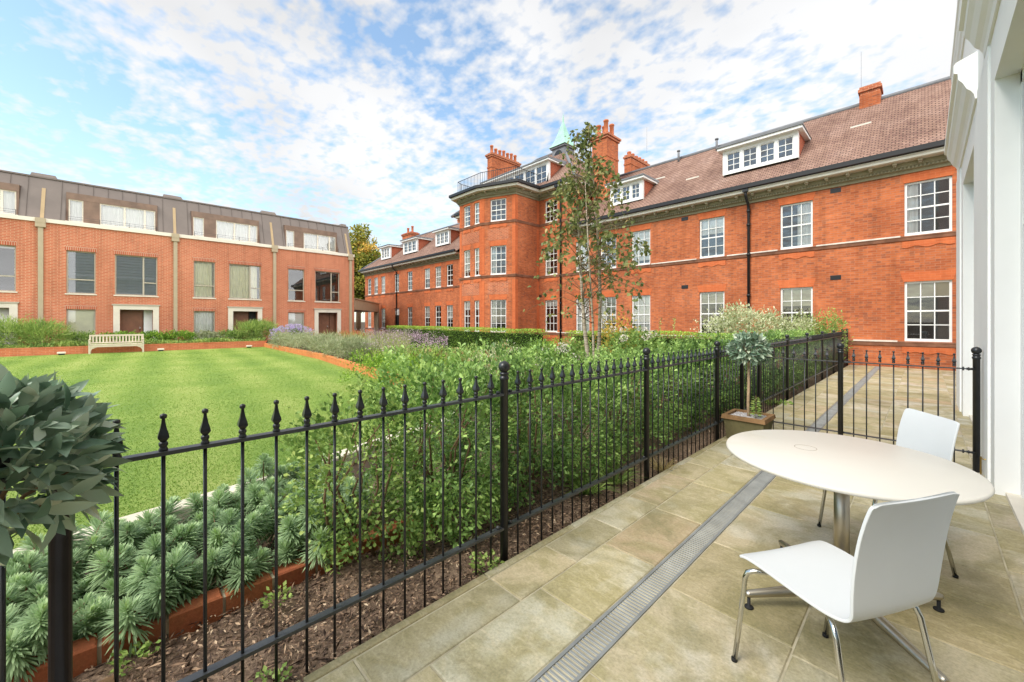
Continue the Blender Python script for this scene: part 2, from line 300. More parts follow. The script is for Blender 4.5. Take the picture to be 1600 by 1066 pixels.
# ---------------------------------------------------------------- mesh tools
class MB:
    def __init__(s): s.v = []; s.f = []; s.t = []; s.m = []; s.ti = 0.5; s.mi = 0; s.sm = []; s.smooth = False
    def face(s, pts):
        i = len(s.v); s.v += [tuple(p) for p in pts]; s.f.append(tuple(range(i, i+len(pts)))); s.t.append(s.ti); s.m.append(s.mi); s.sm.append(s.smooth)
    def box(s, x0, x1, y0, y1, z0, z1):
        if x0 > x1: x0, x1 = x1, x0
        if y0 > y1: y0, y1 = y1, y0
        if z0 > z1: z0, z1 = z1, z0
        i = len(s.v)
        s.v += [(x0,y0,z0),(x1,y0,z0),(x1,y1,z0),(x0,y1,z0),(x0,y0,z1),(x1,y0,z1),(x1,y1,z1),(x0,y1,z1)]
        for q in ((0,3,2,1),(4,5,6,7),(0,1,5,4),(1,2,6,5),(2,3,7,6),(3,0,4,7)):
            s.f.append(tuple(i+a for a in q)); s.t.append(s.ti); s.m.append(s.mi); s.sm.append(False)
    def bbox(s, x0, x1, y0, y1, z0, z1, b=0.006):      # box with chamfered upper rim
        s.ring([[(x0,y0,z0),(x1,y0,z0),(x1,y1,z0),(x0,y1,z0)],[(x0,y0,z1-b),(x1,y0,z1-b),(x1,y1,z1-b),(x0,y1,z1-b)],[(x0+b,y0+b,z1),(x1-b,y0+b,z1),(x1-b,y1-b,z1),(x0+b,y1-b,z1)]], False)
    def ring(s, rings, smooth=True, cap0=True, cap1=True, closed=True):
        n = len(rings[0]); i0 = len(s.v)
        for r in rings: s.v += [tuple(p) for p in r]
        for k in range(len(rings)-1):
            a = i0+k*n; b = a+n
            for j in range(n if closed else n-1):
                j2 = (j+1) % n
                s.f.append((a+j, a+j2, b+j2, b+j)); s.t.append(s.ti); s.m.append(s.mi); s.sm.append(smooth)
        if cap0: s.f.append(tuple(i0+j for j in reversed(range(n)))); s.t.append(s.ti); s.m.append(s.mi); s.sm.append(False)
        if cap1: s.f.append(tuple(i0+(len(rings)-1)*n+j for j in range(n))); s.t.append(s.ti); s.m.append(s.mi); s.sm.append(False)
    def lathe(s, prof, c=(0,0,0), n=16, smooth=True, sx=1, sy=1):
        s.ring([[(c[0]+r*math.cos(2*math.pi*k/n)*sx, c[1]+r*math.sin(2*math.pi*k/n)*sy, c[2]+z) for k in range(n)] for r, z in prof], smooth)
    def tube(s, path, rad, n=8, smooth=True, sq=None):
        P = [Vector(p) for p in path]; rings = []
        rs = rad if isinstance(rad, (list, tuple)) else [rad]*len(P)
        ref = None
        for k, p in enumerate(P):
            d = (P[min(k+1, len(P)-1)]-P[max(k-1, 0)]).normalized()
            if ref is None: ref = Vector((0,0,1)) if abs(d.z) < 0.9 else Vector((1,0,0))
            u = d.cross(ref).normalized(); v = u.cross(d).normalized(); ref = v
            rings.append([p+(u*math.cos(2*math.pi*j/n)+v*math.sin(2*math.pi*j/n))*rs[k] for j in range(n)])
        s.ring(rings, smooth)
    def sweep(s, prof, path, smooth=False):
        """prof: (out, z) pairs; path: list of ((x,y),(nx,ny)) corner points with outward mitre vector"""
        s.ring([[(p[0]+m[0]*o, p[1]+m[1]*o, z) for o, z in prof] for p, m in path], smooth)
    def build(s, name, mat, parent=None, loc=None, rot=None, coll=None):
        me = bpy.data.meshes.new(name); me.from_pydata(s.v, [], s.f)
        mats = mat if isinstance(mat, (list, tuple)) else [mat]
        for m_ in mats: me.materials.append(M[m_])
        nf = len(s.f)
        me.polygons.foreach_set('material_index', s.m); me.polygons.foreach_set('use_smooth', s.sm)
        a = me.attributes.new('tint', 'FLOAT', 'FACE'); a.data.foreach_set('value', s.t)
        me.update()
        uvl = me.uv_layers.new(name='UVMap')
        nl = len(me.loops); vi = np.empty(nl, np.int32); me.loops.foreach_get('vertex_index', vi)
        co = np.array(s.v, np.float32); tot = np.empty(nf, np.int32); me.polygons.foreach_get('loop_total', tot)
        nr = np.empty(nf*3, np.float32); me.polygons.foreach_get('normal', nr); nr = np.abs(nr.reshape(-1, 3))
        fi = np.repeat(np.arange(nf), tot); n_ = nr[fi]; c = co[vi]
        top = (n_[:, 2] > 0.92)
        xdom = (~top) & (n_[:, 0] > n_[:, 1])
        u = np.where(xdom, c[:, 1], c[:, 0]); v = np.where(top, c[:, 1], c[:, 2])
        sl = (~top) & (n_[:, 2] > 0.3)
        v = np.where(sl, c[:, 2]*1.55, v)
        uvl.data.foreach_set('uv', np.stack([u, v], 1).ravel().astype(np.float32))
        return link(name, me, parent, loc, rot)
def link(name, me, parent=None, loc=None, rot=None):
    o = bpy.data.objects.new(name, me); S.collection.objects.link(o)
    if parent is not None:
        o.parent = parent
        if loc is None: loc = -Vector(parent.location) if parent.parent is None and parent.type == 'EMPTY' else (0,0,0)
        else:
            loc = Vector(loc)-Vector(parent.location) if parent.parent is None and parent.type == 'EMPTY' else loc
    if loc is not None: o.location = loc
    if rot is not None: o.rotation_euler = rot if isinstance(rot, tuple) else (0, 0, rot)
    return o
def tag(o, label=None, cat=None, group=None, kind=None):
    if label: o['label'] = label
    if cat: o['category'] = cat
    if group: o['group'] = group
    if kind: o['kind'] = kind
    return o
def empty(name, loc, label, cat, group=None, rot=0):
    o = bpy.data.objects.new(name, None); S.collection.objects.link(o); o.location = loc; o.rotation_euler = (0,0,rot)
    o.empty_display_size = 0.2
    return tag(o, label, cat, group)
def copy_tree(o, parent=None):
    c = o.copy(); S.collection.objects.link(c); c.parent = parent
    for ch in o.children: copy_tree(ch, c)
    return c

def unit(a): return a/np.maximum(np.linalg.norm(a, axis=1, keepdims=True), 1e-9)
RHOMB = (np.array([(0,0,0),(0.45,0.5,0.12),(1,0,0),(0.45,-0.5,0.12)]), [(0,2,1),(0,3,2)])
LANCE = (np.array([(0,0,0),(0.22,0.34,0.045),(0.52,0.5,0.055),(0.80,0.27,0.0),(1,0,-0.06),(0.80,-0.27,0.0),(0.52,-0.5,0.055),(0.22,-0.34,0.045),(0.25,0,0.012),(0.52,0,0.015),(0.80,0,-0.022)]),
         [(0,8,1),(1,8,9),(1,9,2),(2,9,10),(2,10,3),(3,10,4),(0,7,8),(7,9,8),(7,6,9),(6,10,9),(6,5,10),(5,4,10)])
BLADE = (np.array([(0,0.5,0),(0,-0.5,0),(0.55,-0.42,0.0),(0.55,0.42,0.0),(1,0,-0.0)]), [(0,1,2),(0,2,3),(3,2,4)])
STRAP = (np.array([(0,0.3,0),(0,-0.3,0),(0.8,-0.5,0.0),(0.8,0.5,0.0),(1,0,-0.01)]), [(0,1,2),(0,2,3),(3,2,4)])
OBOV = (np.array([(0,0,0),(0.40,0.34,0.05),(0.75,0.5,0.05),(1,0,-0.03),(0.75,-0.5,0.05),(0.40,-0.34,0.05)]), [(0,3,2),(0,2,1),(0,4,3),(0,5,4)])
BIRCH = (np.array([(0,0,0),(0.30,0.5,0.06),(0.65,0.33,0.03),(1,0,-0.08),(0.65,-0.33,0.03),(0.30,-0.5,0.06)]), [(0,3,2),(0,2,1),(0,4,3),(0,5,4)])
def leaves(name, P, D, L, Wd, tint, mat, parent=None, shape=RHOMB, up=None, bend=0.0, loc=None):
    n = len(P); D = unit(D)
    up = rng.normal(size=(n, 3))+np.array([0, 0, 1.2]) if up is None else up
    Sd = unit(np.cross(up, D)); Nn = np.cross(D, Sd)
    L = np.broadcast_to(L, (n,)); Wd = np.broadcast_to(Wd, (n,))
    sh, fc = shape; k = len(sh)
    V = (P[:, None, :] + D[:, None, :]*(sh[None, :, 0, None]*L[:, None, None]) + Sd[:, None, :]*(sh[None, :, 1, None]*Wd[:, None, None])
         + Nn[:, None, :]*(sh[None, :, 2, None]*L[:, None, None]*(1 if k > 5 else 0.6)))
    if bend: V[:, :, 2] -= bend*(sh[None, :, 0]**2)*L[:, None]
    V = V.reshape(-1, 3)
    F = (np.array(fc)[None]+(np.arange(n)*k)[:, None, None]).reshape(-1, 3)
    me = bpy.data.meshes.new(name)
    me.vertices.add(len(V)); me.vertices.foreach_set('co', V.ravel().astype(np.float32))
    me.loops.add(F.size); me.loops.foreach_set('vertex_index', F.ravel().astype(np.int32))
    me.polygons.add(len(F)); me.polygons.foreach_set('loop_start', np.arange(0, F.size, 3, dtype=np.int32))
    me.update(calc_edges=True)
    if k > 6: me.polygons.foreach_set('use_smooth', np.ones(len(F), bool))
    a = me.attributes.new('tint', 'FLOAT', 'FACE'); a.data.foreach_set('value', np.repeat(np.clip(tint, 0, 1), len(fc)).astype(np.float32))
    me.materials.append(M[mat])
    return link(name, me, parent, loc)
def sph(n):
    return unit(rng.normal(size=(n, 3)))
def lump(d, seed, amp):
    r = np.random.default_rng(seed); s = np.ones(len(d))
    for q in range(7):
        k = r.normal(size=3)*(1.5+q*0.55); s += amp*np.sin(d@k*1.6+r.uniform(0, 6.3))/(1+0.35*q)
    return s
def shrub_points(n, c, rad, seed, amp=0.12, inner=0.35, per=7, spread=0.06, flip=True):
    """clustered leaf positions in a lumpy ellipsoid; returns P, D(outward) and cluster id"""
    m = max(3, n//per); d = sph(m)
    if flip: d[:, 2] = np.where(d[:, 2] < -0.55, -d[:, 2], d[:, 2])
    r = lump(d, seed, amp)*np.where(rng.random(m) < inner, rng.uniform(0.35, 0.9, m), rng.uniform(0.88, 1.03, m))
    C = d*r[:, None]*np.array(rad)
    idx = rng.integers(0, m, n)
    P = C[idx]+rng.normal(size=(n, 3))*spread
    D = unit(d[idx]*0.8+rng.normal(size=(n, 3))*0.55+np.array([0, 0, 0.35]))
    return P+np.array(c), D, idx, m
def stems(name, parent, base, tips, r0=0.012, mat='bark_twig', wob=0.04):
    mb = MB()
    for t in tips:
        b = Vector(base)+Vector((rnd.uniform(-wob, wob), rnd.uniform(-wob, wob), 0)); t = Vector(t)
        m_ = b.lerp(t, 0.5)+Vector((rnd.uniform(-wob, wob), rnd.uniform(-wob, wob), 0.03))
        mb.tube([b, m_, t], [r0, r0*0.7, r0*0.3], 5)
    return mb.build(name, mat, parent)
def shrub(name, label, cat, c, rad, n, mat, L, Wd, seed, group=None, amp=0.12, per=7, spread=0.06, shape=RHOMB, inner=0.35, tips=5, tb=(0.5, 0.22), flower=None):
    """c: ground point of the plant"""
    root = empty(name, c, label, cat, group)
    cc = (0, 0, rad[2]*1.0)
    P, D, idx, m = shrub_points(n, cc, rad, seed, amp, inner, per, spread)
    P[:, 2] = np.maximum(P[:, 2], 0.01)
    ct = rng.normal(size=m)*0.16
    ti = tb[0]+ct[idx]+rng.normal(size=n)*tb[1]*0.5
    leaves('foliage', P, D, L*rng.uniform(0.7, 1.25, n), Wd*rng.uniform(0.75, 1.2, n), ti, mat, root, shape, loc=c)
    if tips:
        T = [(rad[0]*0.6*rnd.uniform(-1, 1), rad[1]*0.6*rnd.uniform(-1, 1), rad[2]*rnd.uniform(1.0, 1.7)) for _ in range(tips)]
        o = stems('stems', root, (0, 0, 0), T, 0.010); o.location = (0, 0, 0)
    if flower:
        fm, fn, fL = flower
        Pf, Df, _, _ = shrub_points(fn, cc, [q*1.03 for q in rad], seed, amp, 0.0, 4, 0.03)
        k = Pf[:, 2] > rad[2]*0.7
        leaves('flowers', Pf[k], unit(Df[k]+np.array([0, 0, 0.5])), fL*rng.uniform(0.6, 1.2, k.sum()), fL*0.8, rng.random(k.sum()), fm, root, loc=c)['kind'] = 'stuff'
    return root

# ================================================================ THE SETTING
def structure(o): o['kind'] = 'structure'; return o
mb = MB(); mb.box(-900, 900, -900, 900, -0.6, -0.10); structure(mb.build('ground', 'ground_soil'))
# lawn: polygon with its raised edge
LAWN = [(-27.3, -14), (-27.3, 5.75), (-16.8, 5.45), (-10.6, 4.75), (-6.2, 4.2), (-5.17, 3.6), (-4.64, 1.77), (-4.38, 1.05), (-4.18, -0.12), (-4.07, -0.8), (-3.7, -14)]
def poly_prism(mb, P, z0, z1):
    mb.ring([[(x, y, z0) for x, y in P], [(x, y, z1) for x, y in P]], False)
mb = MB(); poly_prism(mb, LAWN[::-1], -0.2, -0.012); structure(mb.build('lawn', 'lawn'))
def in_poly(x, y, P):
    c = np.zeros(len(x), bool); j = len(P)-1
    for i in range(len(P)):
        xi, yi = P[i]; xj, yj = P[j]
        c ^= ((yi > y) != (yj > y)) & (x < (xj-xi)*(y-yi)/(yj-yi+1e-12)+xi); j = i
    return c
# grass blades, thinning with distance
n = 260000
r_ = 2.6*np.exp(rng.random(n)*np.log(30/2.6)); th = rng.uniform(R(40), R(105), n)
gx = -np.sin(th)*r_; gy = np.cos(th)*r_
k = in_poly(gx-0.05, gy, LAWN) & in_poly(gx+0.07, gy, LAWN); gx, gy, r_ = gx[k], gy[k], r_[k]; n = len(gx)
P = np.stack([gx, gy, np.full(n, -0.014)], 1); D = unit(np.stack([rng.normal(size=n)*0.5, rng.normal(size=n)*0.5, np.ones(n)], 1))
patch = 0.5+0.18*np.sin(gx*1.7+1.3*np.sin(gy*0.9))*np.sin(gy*1.3+0.7*np.sin(gx*1.1))+0.13*np.sin((gy+gx*0.05)*4.6)  # last term repeats the mowing-stripe sheen as blade tint
tag(leaves('lawn_grass', P, D, np.minimum(0.015+0.0010*r_, 0.038)*rng.uniform(0.6, 1.3, n), 0.0022*np.sqrt(r_)+0.001, patch+rng.normal(size=n)*0.06, 'blade', None, BLADE, bend=0.35), kind='stuff')

# mulch strip and planting-bed soil
mb = MB()
xs = np.linspace(-3.75, -1.80, 40); ys = np.concatenate([np.linspace(-1.6, 5, 110), np.linspace(5.2, 18.08, 70)])
def soil_h(x, y): return -0.055+0.012*math.sin(x*9+2*math.sin(y*5))+0.010*math.sin(y*11+x*4)+rnd.uniform(-0.006, 0.006)-0.02*max(0, (x+1.92)/0.12)
Z = [[soil_h(x, y) for y in ys] for x in xs]
for i in range(len(xs)-1):
    for j in range(len(ys)-1):
        mb.face([(xs[i], ys[j], Z[i][j]), (xs[i+1], ys[j], Z[i+1][j]), (xs[i+1], ys[j+1], Z[i+1][j+1]), (xs[i], ys[j+1], Z[i][j+1])])
structure(mb.build('bed_soil', 'mulch_soil'))
n = 17000
cxp = np.where(rng.random(n) < 0.75, rng.uniform(-2.56, -1.83, n), rng.uniform(-3.2, -1.83, n)); cyp = np.where(rng.random(n) < 0.7, rng.uniform(-1.0, 3.2, n), rng.uniform(-1, 12, n))
P = np.stack([cxp, cyp, -0.050+rng.random(n)*0.028], 1); D = rng.normal(size=(n, 3))*np.array([1, 1, 0.22])
tag(leaves('bark_chips', P, D, rng.gamma(2.2, 0.0095, n)+0.007, rng.uniform(0.005, 0.014, n), rng.beta(1.5, 1.9, n), 'chip', None, RHOMB, up=rng.normal(size=(n, 3))*0.5+np.array([0, 0, 1])), kind='stuff')

# paving flags
mb = MB(); mb.box(-1.80, 0.42, -4, 11.25, -0.12, -0.006); mb.box(-1.80, 5, 11.25, 18.02, -0.12, -0.006); structure(mb.build('mortar_bed', 'mortar'))
pv_ = MB()
def strip(x0, x1, y0, y1, lo, hi, cuts=None):
    y = y0; ys = [y0]
    if cuts: ys = [c for c in cuts]
    while ys[-1] < y1-lo*0.6: ys.append(min(y1, ys[-1]+rnd.uniform(lo, hi)))
    ys[-1] = y1
    for a, b in zip(ys[:-1], ys[1:]):
        g = 0.0045; pv_.ti = rnd.random()
        w = lambda: rnd.uniform(-0.002, 0.002)
        z = rnd.uniform(-0.0015, 0.0008)
        lo_ = [(x0+g+w(), a+g+w()), (x1-g+w(), a+g+w()), (x1-g+w(), b-g+w()), (x0+g+w(), b-g+w())]
        e = 0.004
        hi_ = [(lo_[0][0]+e, lo_[0][1]+e), (lo_[1][0]-e, lo_[1][1]+e), (lo_[2][0]-e, lo_[2][1]-e), (lo_[3][0]+e, lo_[3][1]-e)]
        pv_.ring([[(p[0], p[1], -0.03) for p in lo_], [(p[0], p[1], z-0.004) for p in lo_], [(p[0], p[1], z) for p in hi_]], False, cap0=False)
strip(-1.825, -1.765, -4, 18.0, 0.75, 1.15)
strip(-1.765, -1.505, -4, 18.0, 0.42, 0.75, [-4, -3.4, -2.8, -2.2, -1.6, -1.0, -0.45, 0.1, 0.72, 1.52, 2.01, 2.55, 3.1])
strip(-1.505, -1.145, -4, 18.0, 0.55, 0.95, [-4, -3.2, -2.5, -1.8, -1.1, -0.4, 0.25, 0.95, 1.67, 2.32, 3.05, 3.78, 4.5])
strip(-1.000, -0.42, -4, 18.0, 0.55, 0.95, [-4, -3.2, -2.4, -1.6, -0.8, 0.0, 0.7, 1.42, 2.2, 2.86, 3.66, 4.4])
strip(-0.42, 0.345, -4, 18.0, 0.5, 0.9, [-4, -3.2, -2.4, -1.6, -0.8, 0.1, 0.8, 1.5, 2.15, 2.75, 3.25, 3.69, 4.35])
strip(0.345, 0.62, -4, 11.25, 0.5, 0.8); strip(0.345, 1.1, 11.25, 18.0, 0.6, 0.9); strip(1.1, 1.9, 11.25, 18.0, 0.6, 0.9); strip(1.9, 5, 11.25, 18.0, 0.6, 0.9)
structure(pv_.build('paving', 'sandstone'))

# linear drain let into the paving
dr = empty('drainage_channel', (-1.0725, 6, 0), 'long grey slotted drain grating running through the stone paving', 'drain')
mb = MB(); mb.box(-1.14, -1.005, -3, 17.95, -0.09, -0.085); mb.build('trough', 'drain_dark', dr)
mb = MB(); mb.box(-1.142, -1.126, -3, 17.95, -0.03, 0.001); mb.box(-1.019, -1.003, -3, 17.95, -0.03, 0.001); mb.build('frame', 'drain_zinc', dr)
mb = MB(); y = -0.5
while y < 17.9:
    d_ = 0.024 if y < 9 else 0.048
    mb.bbox(-1.126, -1.019, y, y+d_*0.52, -0.012, -0.0015, 0.0015); y += d_
mb.build('grating', 'drain_zinc', dr)

# lawn kerb (pale stone) and brick edging of the near bed
kb = MB(); pts = [(-3.95, -2.2), (-4.05, -0.6), (-4.16, -0.12), (-4.36, 1.05), (-4.62, 1.77), (-5.15, 3.6), (-6.0, 4.35)]
for a, b in zip(pts[:-1], pts[1:]):
    d = Vector((b[0]-a[0], b[1]-a[1], 0)).normalized(); nrm = Vector((d.y, -d.x, 0))
    A = Vector((*a, 0)); B = Vector((*b, 0)); w = 0.17; A.z = B.z = 0.022
    kb.ring([[A+Vector((0,0,-0.25)), A+nrm*w+Vector((0,0,-0.25)), A+nrm*w+Vector((0,0,0.0)), A+nrm*(w-0.01)+Vector((0,0,0.012)), A+Vector((0,0,0.012))],
             [B+Vector((0,0,-0.25)), B+nrm*w+Vector((0,0,-0.25)), B+nrm*w+Vector((0,0,0.0)), B+nrm*(w-0.01)+Vector((0,0,0.012)), B+Vector((0,0,0.012))]], False)
tag(kb.build('lawn_kerb', 'kerb_stone'), 'pale stone kerb along the near edge of the lawn behind the spurge', 'kerb')
kb = MB()
y = -1.7
while y < 1.75:
    kb.ti = rnd.random(); x = -2.57+rnd.uniform(-0.003, 0.003)
    kb.bbox(x-0.11, x, y, y+0.215, -0.12, 0.05+rnd.uniform(-0.003, 0.003), 0.008)
    y += 0.23
kb.mi = 1; kb.box(-2.672, -2.578, -1.7, 1.75, -0.12, 0.036)
for yy in (-1.7, 1.75): pass
tag(kb.build('brick_edging', ['edge_brick', 'mortar']), 'low orange brick edging between the bark mulch and the blue-green spurge', 'edging')

# low red brick wall along the far and right lawn edges
mb = MB(); mb.box(-27.62, -27.3, -14, 5.9, -0.1, 0.30); mb.mi = 1; mb.box(-27.63, -27.29, -14, 5.95, 0.30, 0.34)
tag(mb.build('low_wall', ['low_wall_red', 'low_wall_red']), 'low red brick retaining wall behind the bench at the far lawn edge', 'wall')
mb = MB(); pts = [(-27.3, 5.75), (-16.8, 5.45), (-10.6, 4.75), (-6.2, 4.2)]
for (ax, ay), (bx, by) in zip(pts[:-1], pts[1:]):
    mb.ring([[(ax, ay, -0.15), (ax, ay+0.2, -0.15), (ax, ay+0.2, 0.20), (ax, ay, 0.20)], [(bx, by, -0.15), (bx, by+0.2, -0.15), (bx, by+0.2, 0.20), (bx, by, 0.20)]], False)
tag(mb.build('border_wall', 'border_orange'), 'long low orange brick edging between the lawn and the grey-green flower border', 'wall')

# ================================================================ OLD RED BRICK MANSION (facade Y = 18.1)
YF = 18.1
def wall_holes(mb, o, u, length, z0, z1, holes, inward, depth=0.14):
    """vertical wall from point o along unit u; holes (u0,u1,z0,z1) with reveals going inward"""
    us = sorted({0.0, length, *[h[0] for h in holes], *[h[1] for h in holes]}); zs = sorted({z0, z1, *[h[2] for h in holes], *[h[3] for h in holes]})
    Pt = lambda a, z, d=0.0: (o[0]+u[0]*a+inward[0]*d, o[1]+u[1]*a+inward[1]*d, z)
    for a, b in zip(us[:-1], us[1:]):
        for c, d in zip(zs[:-1], zs[1:]):
            if any(h[0] <= a+1e-6 and h[1] >= b-1e-6 and h[2] <= c+1e-6 and h[3] >= d-1e-6 for h in holes): continue
            mb.face([Pt(a, c), Pt(b, c), Pt(b, d), Pt(a, d)])
    for a, b, c, d in holes:
        mb.face([Pt(a, c), Pt(a, d), Pt(a, d, depth), Pt(a, c, depth)]); mb.face([Pt(b, c), Pt(b, c, depth), Pt(b, d, depth), Pt(b, d)])
        mb.face([Pt(a, d), Pt(b, d), Pt(b, d, depth), Pt(a, d, depth)]); mb.face([Pt(a, c), Pt(a, c, depth), Pt(b, c, depth), Pt(b, c)])
WCACHE = {}
def sash_window(root, pos, rot, w, h, cols, rows, blind=None, fr=0.06, bar=0.026, mat='white_paint', mid=True, recess=0.06, dark='dark_room', seed=0):
    """white sash window; local x along the wall, -y outward; pos = lower-left corner on the wall face"""
    key = (round(w, 3), round(h, 3), cols, rows, mat, mid, blind, recess)
    if key not in WCACHE:
        mb = MB(); y0, y1 = recess, recess+0.07
        mb.box(0, fr, y0, y1, 0, h); mb.box(w-fr, w, y0, y1, 0, h); mb.box(fr, w-fr, y0, y1, h-fr, h); mb.box(-0.0, w, y0-0.03, y1-0.001, 0, fr*1.45)
        iw, ih = w-2*fr, h-fr*2.45; zb = fr*1.45
        for c in range(1, cols): x = fr+iw*c/cols; mb.box(x-bar/2, x+bar/2, y0+0.015, y1-0.015, zb, h-fr)
        for r_ in range(1, rows):
            z = zb+ih*r_/rows; b_ = bar*1.9 if (mid and r_*2 == rows) else bar
            mb.box(fr, w-fr, y0+0.012, y1-0.012, z-b_/2, z+b_/2)
        f = mb.build('window', mat, root); me = f.data; bpy.data.objects.remove(f)
        mb = MB(); mb.face([(fr, recess+0.035, zb), (w-fr, recess+0.035, zb), (w-fr, recess+0.035, h-fr), (fr, recess+0.035, h-fr)])
        g = mb.build('pane', 'glass', root); gm = g.data; bpy.data.objects.remove(g)
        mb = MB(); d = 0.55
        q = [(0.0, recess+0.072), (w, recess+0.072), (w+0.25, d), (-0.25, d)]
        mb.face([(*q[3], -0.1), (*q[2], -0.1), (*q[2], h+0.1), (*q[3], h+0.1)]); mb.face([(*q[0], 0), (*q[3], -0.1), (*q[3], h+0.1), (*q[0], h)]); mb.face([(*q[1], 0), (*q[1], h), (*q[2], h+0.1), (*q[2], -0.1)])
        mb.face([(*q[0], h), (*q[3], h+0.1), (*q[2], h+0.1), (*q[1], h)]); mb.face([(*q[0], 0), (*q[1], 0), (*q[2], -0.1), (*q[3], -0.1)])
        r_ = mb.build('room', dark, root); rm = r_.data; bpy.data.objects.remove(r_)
        bm_ = None
        if blind:
            kind, amt = blind; mb = MB(); yb = recess+0.082
            if kind in ('half', 'full', 'cream', 'dark'):
                mb.box(fr*0.6, w-fr*0.6, yb, yb+0.01, h-(h*amt), h-0.01)
                if kind == 'dark':
                    z = h-h*amt
                    while z < h-0.03: mb.box(fr*0.6, w-fr*0.6, yb-0.014, yb, z, z+0.014); z += 0.075
            else:                                             # gathered curtains
                x = fr*0.6; sides = [(fr*0.6, w*amt)] if kind == 'cl' else [(w*(1-amt), w-fr*0.6)] if kind == 'cr' else [(fr*0.6, w*amt), (w*(1-amt), w-fr*0.6)] if kind in ('both', 'bothc') else [(fr*0.6, w-fr*0.6)]
                for a, b in sides:
                    k_ = max(6, int((b-a)/0.018)); top = []; 
                    for q_ in range(k_+1):
                        x = a+(b-a)*q_/k_; ph = x*48+1.5*math.sin(x*9)
                        top.append((x, yb+0.02+0.022*math.sin(ph)))
                    mb.ring([[(x, y, zz_) for x, y in top] for zz_ in (0.02, h-0.02)], False, False, False, closed=False)
            nm = 'blind' if kind in ('half', 'full', 'cream', 'dark') else 'curtain'
            bmat = {'half': 'blind_light', 'full': 'blind_light', 'cream': 'blind_cream', 'dark': 'blind_dark', 'bothc': 'curtain_cream', 'allc': 'curtain_cream'}.get(kind, 'curtain_white')
            b_ = mb.build(nm, bmat, root); bm_ = (nm, b_.data); bpy.data.objects.remove(b_)
        WCACHE[key] = (me, gm, rm, bm_)
    me, gm, rm, bm_ = WCACHE[key]
    o = link('window', me, root, pos, rot)
    link('pane', gm, o); link('room', rm, o)
    if bm_: link(bm_[0], bm_[1], o)
    return o

mn_ = empty('brick_mansion', (-16, YF, 0), 'large old orange-red brick mansion with white sash windows, tiled roof and projecting bay', 'mansion')
XR, XCR, XCL, XL = 6.0, -13.75, -24.45, -41.4       # right end, central block right/left, left end
# window list: (x0, width, z0, z1, cols, blind)
G0, G1, F0, F1, T0, T1 = 0.86, 2.78, 4.26, 5.97, 7.42, 8.74
wins = []
for x0, x1, bg_, bf_ in ((-0.46, 0.58, ('cream', 0.25), ('cl', 0.30)), (-3.87, -2.86, ('cream', 0.36), ('cr', 0.48)), (-6.89, -5.87, ('cream', 0.27), ('half', 0.40)),
                         (-10.17, -9.19, ('full', 0.98), ('full', 0.86)), (-12.01, -11.05, ('cl', 0.25), None), (-13.62, -12.72, ('full', 0.97), ('full', 0.9))):
    wins += [(x0, x1-x0, G0, G1, 3, bg_), (x0, x1-x0, F0, F1, 3, bf_)]
wins += [(-15.92, 0.95, G0, G1, 3, ('half', 0.2)), (-15.92, 0.95, F0, F1, 3, ('cl', 0.3)), (-15.92, 0.95, T0, T1, 3, None)]
# left wing (x ranges from the photograph)
lw = []
for i, px in enumerate(((575, 579.4), (585, 590), (596, 601.5), (617, 623), (637, 644), (664, 671), (680.6, 688.7), (698.5, 707))):
    def onf(p):
        dx = (p-800)/621.0; a = R(46.09); d = (-math.sin(a)+math.cos(a)*dx, math.cos(a)+math.sin(a)*dx); return d[0]*YF/d[1]
    x0, x1 = onf(px[0]), onf(px[1]); lw.append((x0, x1)); c = (x0+x1)/2; w = 0.82
    wins.append((c-w/2, w, F0, F1, 2, (None, ('half', 0.5), ('full', 0.95), None)[i % 4]))
    if i != 3: wins.append((c-w/2, w, G0, G1, 2, (('full', 0.98), ('half', 0.5), None, ('full', 0.6))[i % 4]))
door_x = sum(lw[3])/2
c30, s30 = math.cos(R(21)), math.sin(R(21))
B0 = (-16.42, YF); B1 = (-16.42, 16.07); LB = 2.23
B2 = (B1[0]-LB*c30, B1[1]-LB*s30); FB = 2.19; B3 = (B2[0]-FB, B2[1]); B4 = (B3[0]-0.14, B3[1]+0.34); B5 = (B4[0], YF)
mb = MB()
cut = lambda a, b, zt: [(w[0]-a, w[0]+w[1]-a, w[2], w[3]) for w in wins if a < w[0] < b and w[2] < zt]
wall_holes(mb, (XCR, YF), (1, 0), XR-XCR, -0.15, 6.5, cut(XCR, XR, 6.4), (0, 1))
wall_holes(mb, (-16.42, YF), (1, 0), XCR+16.42, -0.15, 9.15, cut(-16.42, XCR, 9), (0, 1))
wall_holes(mb, (XCL, YF), (1, 0), B5[0]-XCL, -0.15, 9.15, [], (0, 1))
wall_holes(mb, (XL, YF), (1, 0), XCL-XL, -0.15, 6.5, cut(XL, XCL, 6.4)+[(door_x-0.45-XL, door_x+0.45-XL, 0.0, 2.75)], (0, 1))
wall_holes(mb, (XCR, YF), (0, 1), 9.0, 5.5, 9.15, [], (-1, 0)); wall_holes(mb, (XCL, YF), (0, 1), 9.0, 5.5, 9.15, [], (1, 0))
wall_holes(mb, (XL, YF), (0, 1), 8.4, -0.15, 6.5, [], (1, 0)); wall_holes(mb, (XR, YF), (0, 1), 8.4, -0.15, 6.5, [], (-1, 0))
wall_holes(mb, (XL, YF+8.4), (1, 0), XR-XL, -0.15, 6.5, [], (0, -1)); wall_holes(mb, (XCL, YF+9), (1, 0), XCR-XCL, 5.5, 9.15, [], (0, -1))
mb.build('wall', 'old_brick', mn_)
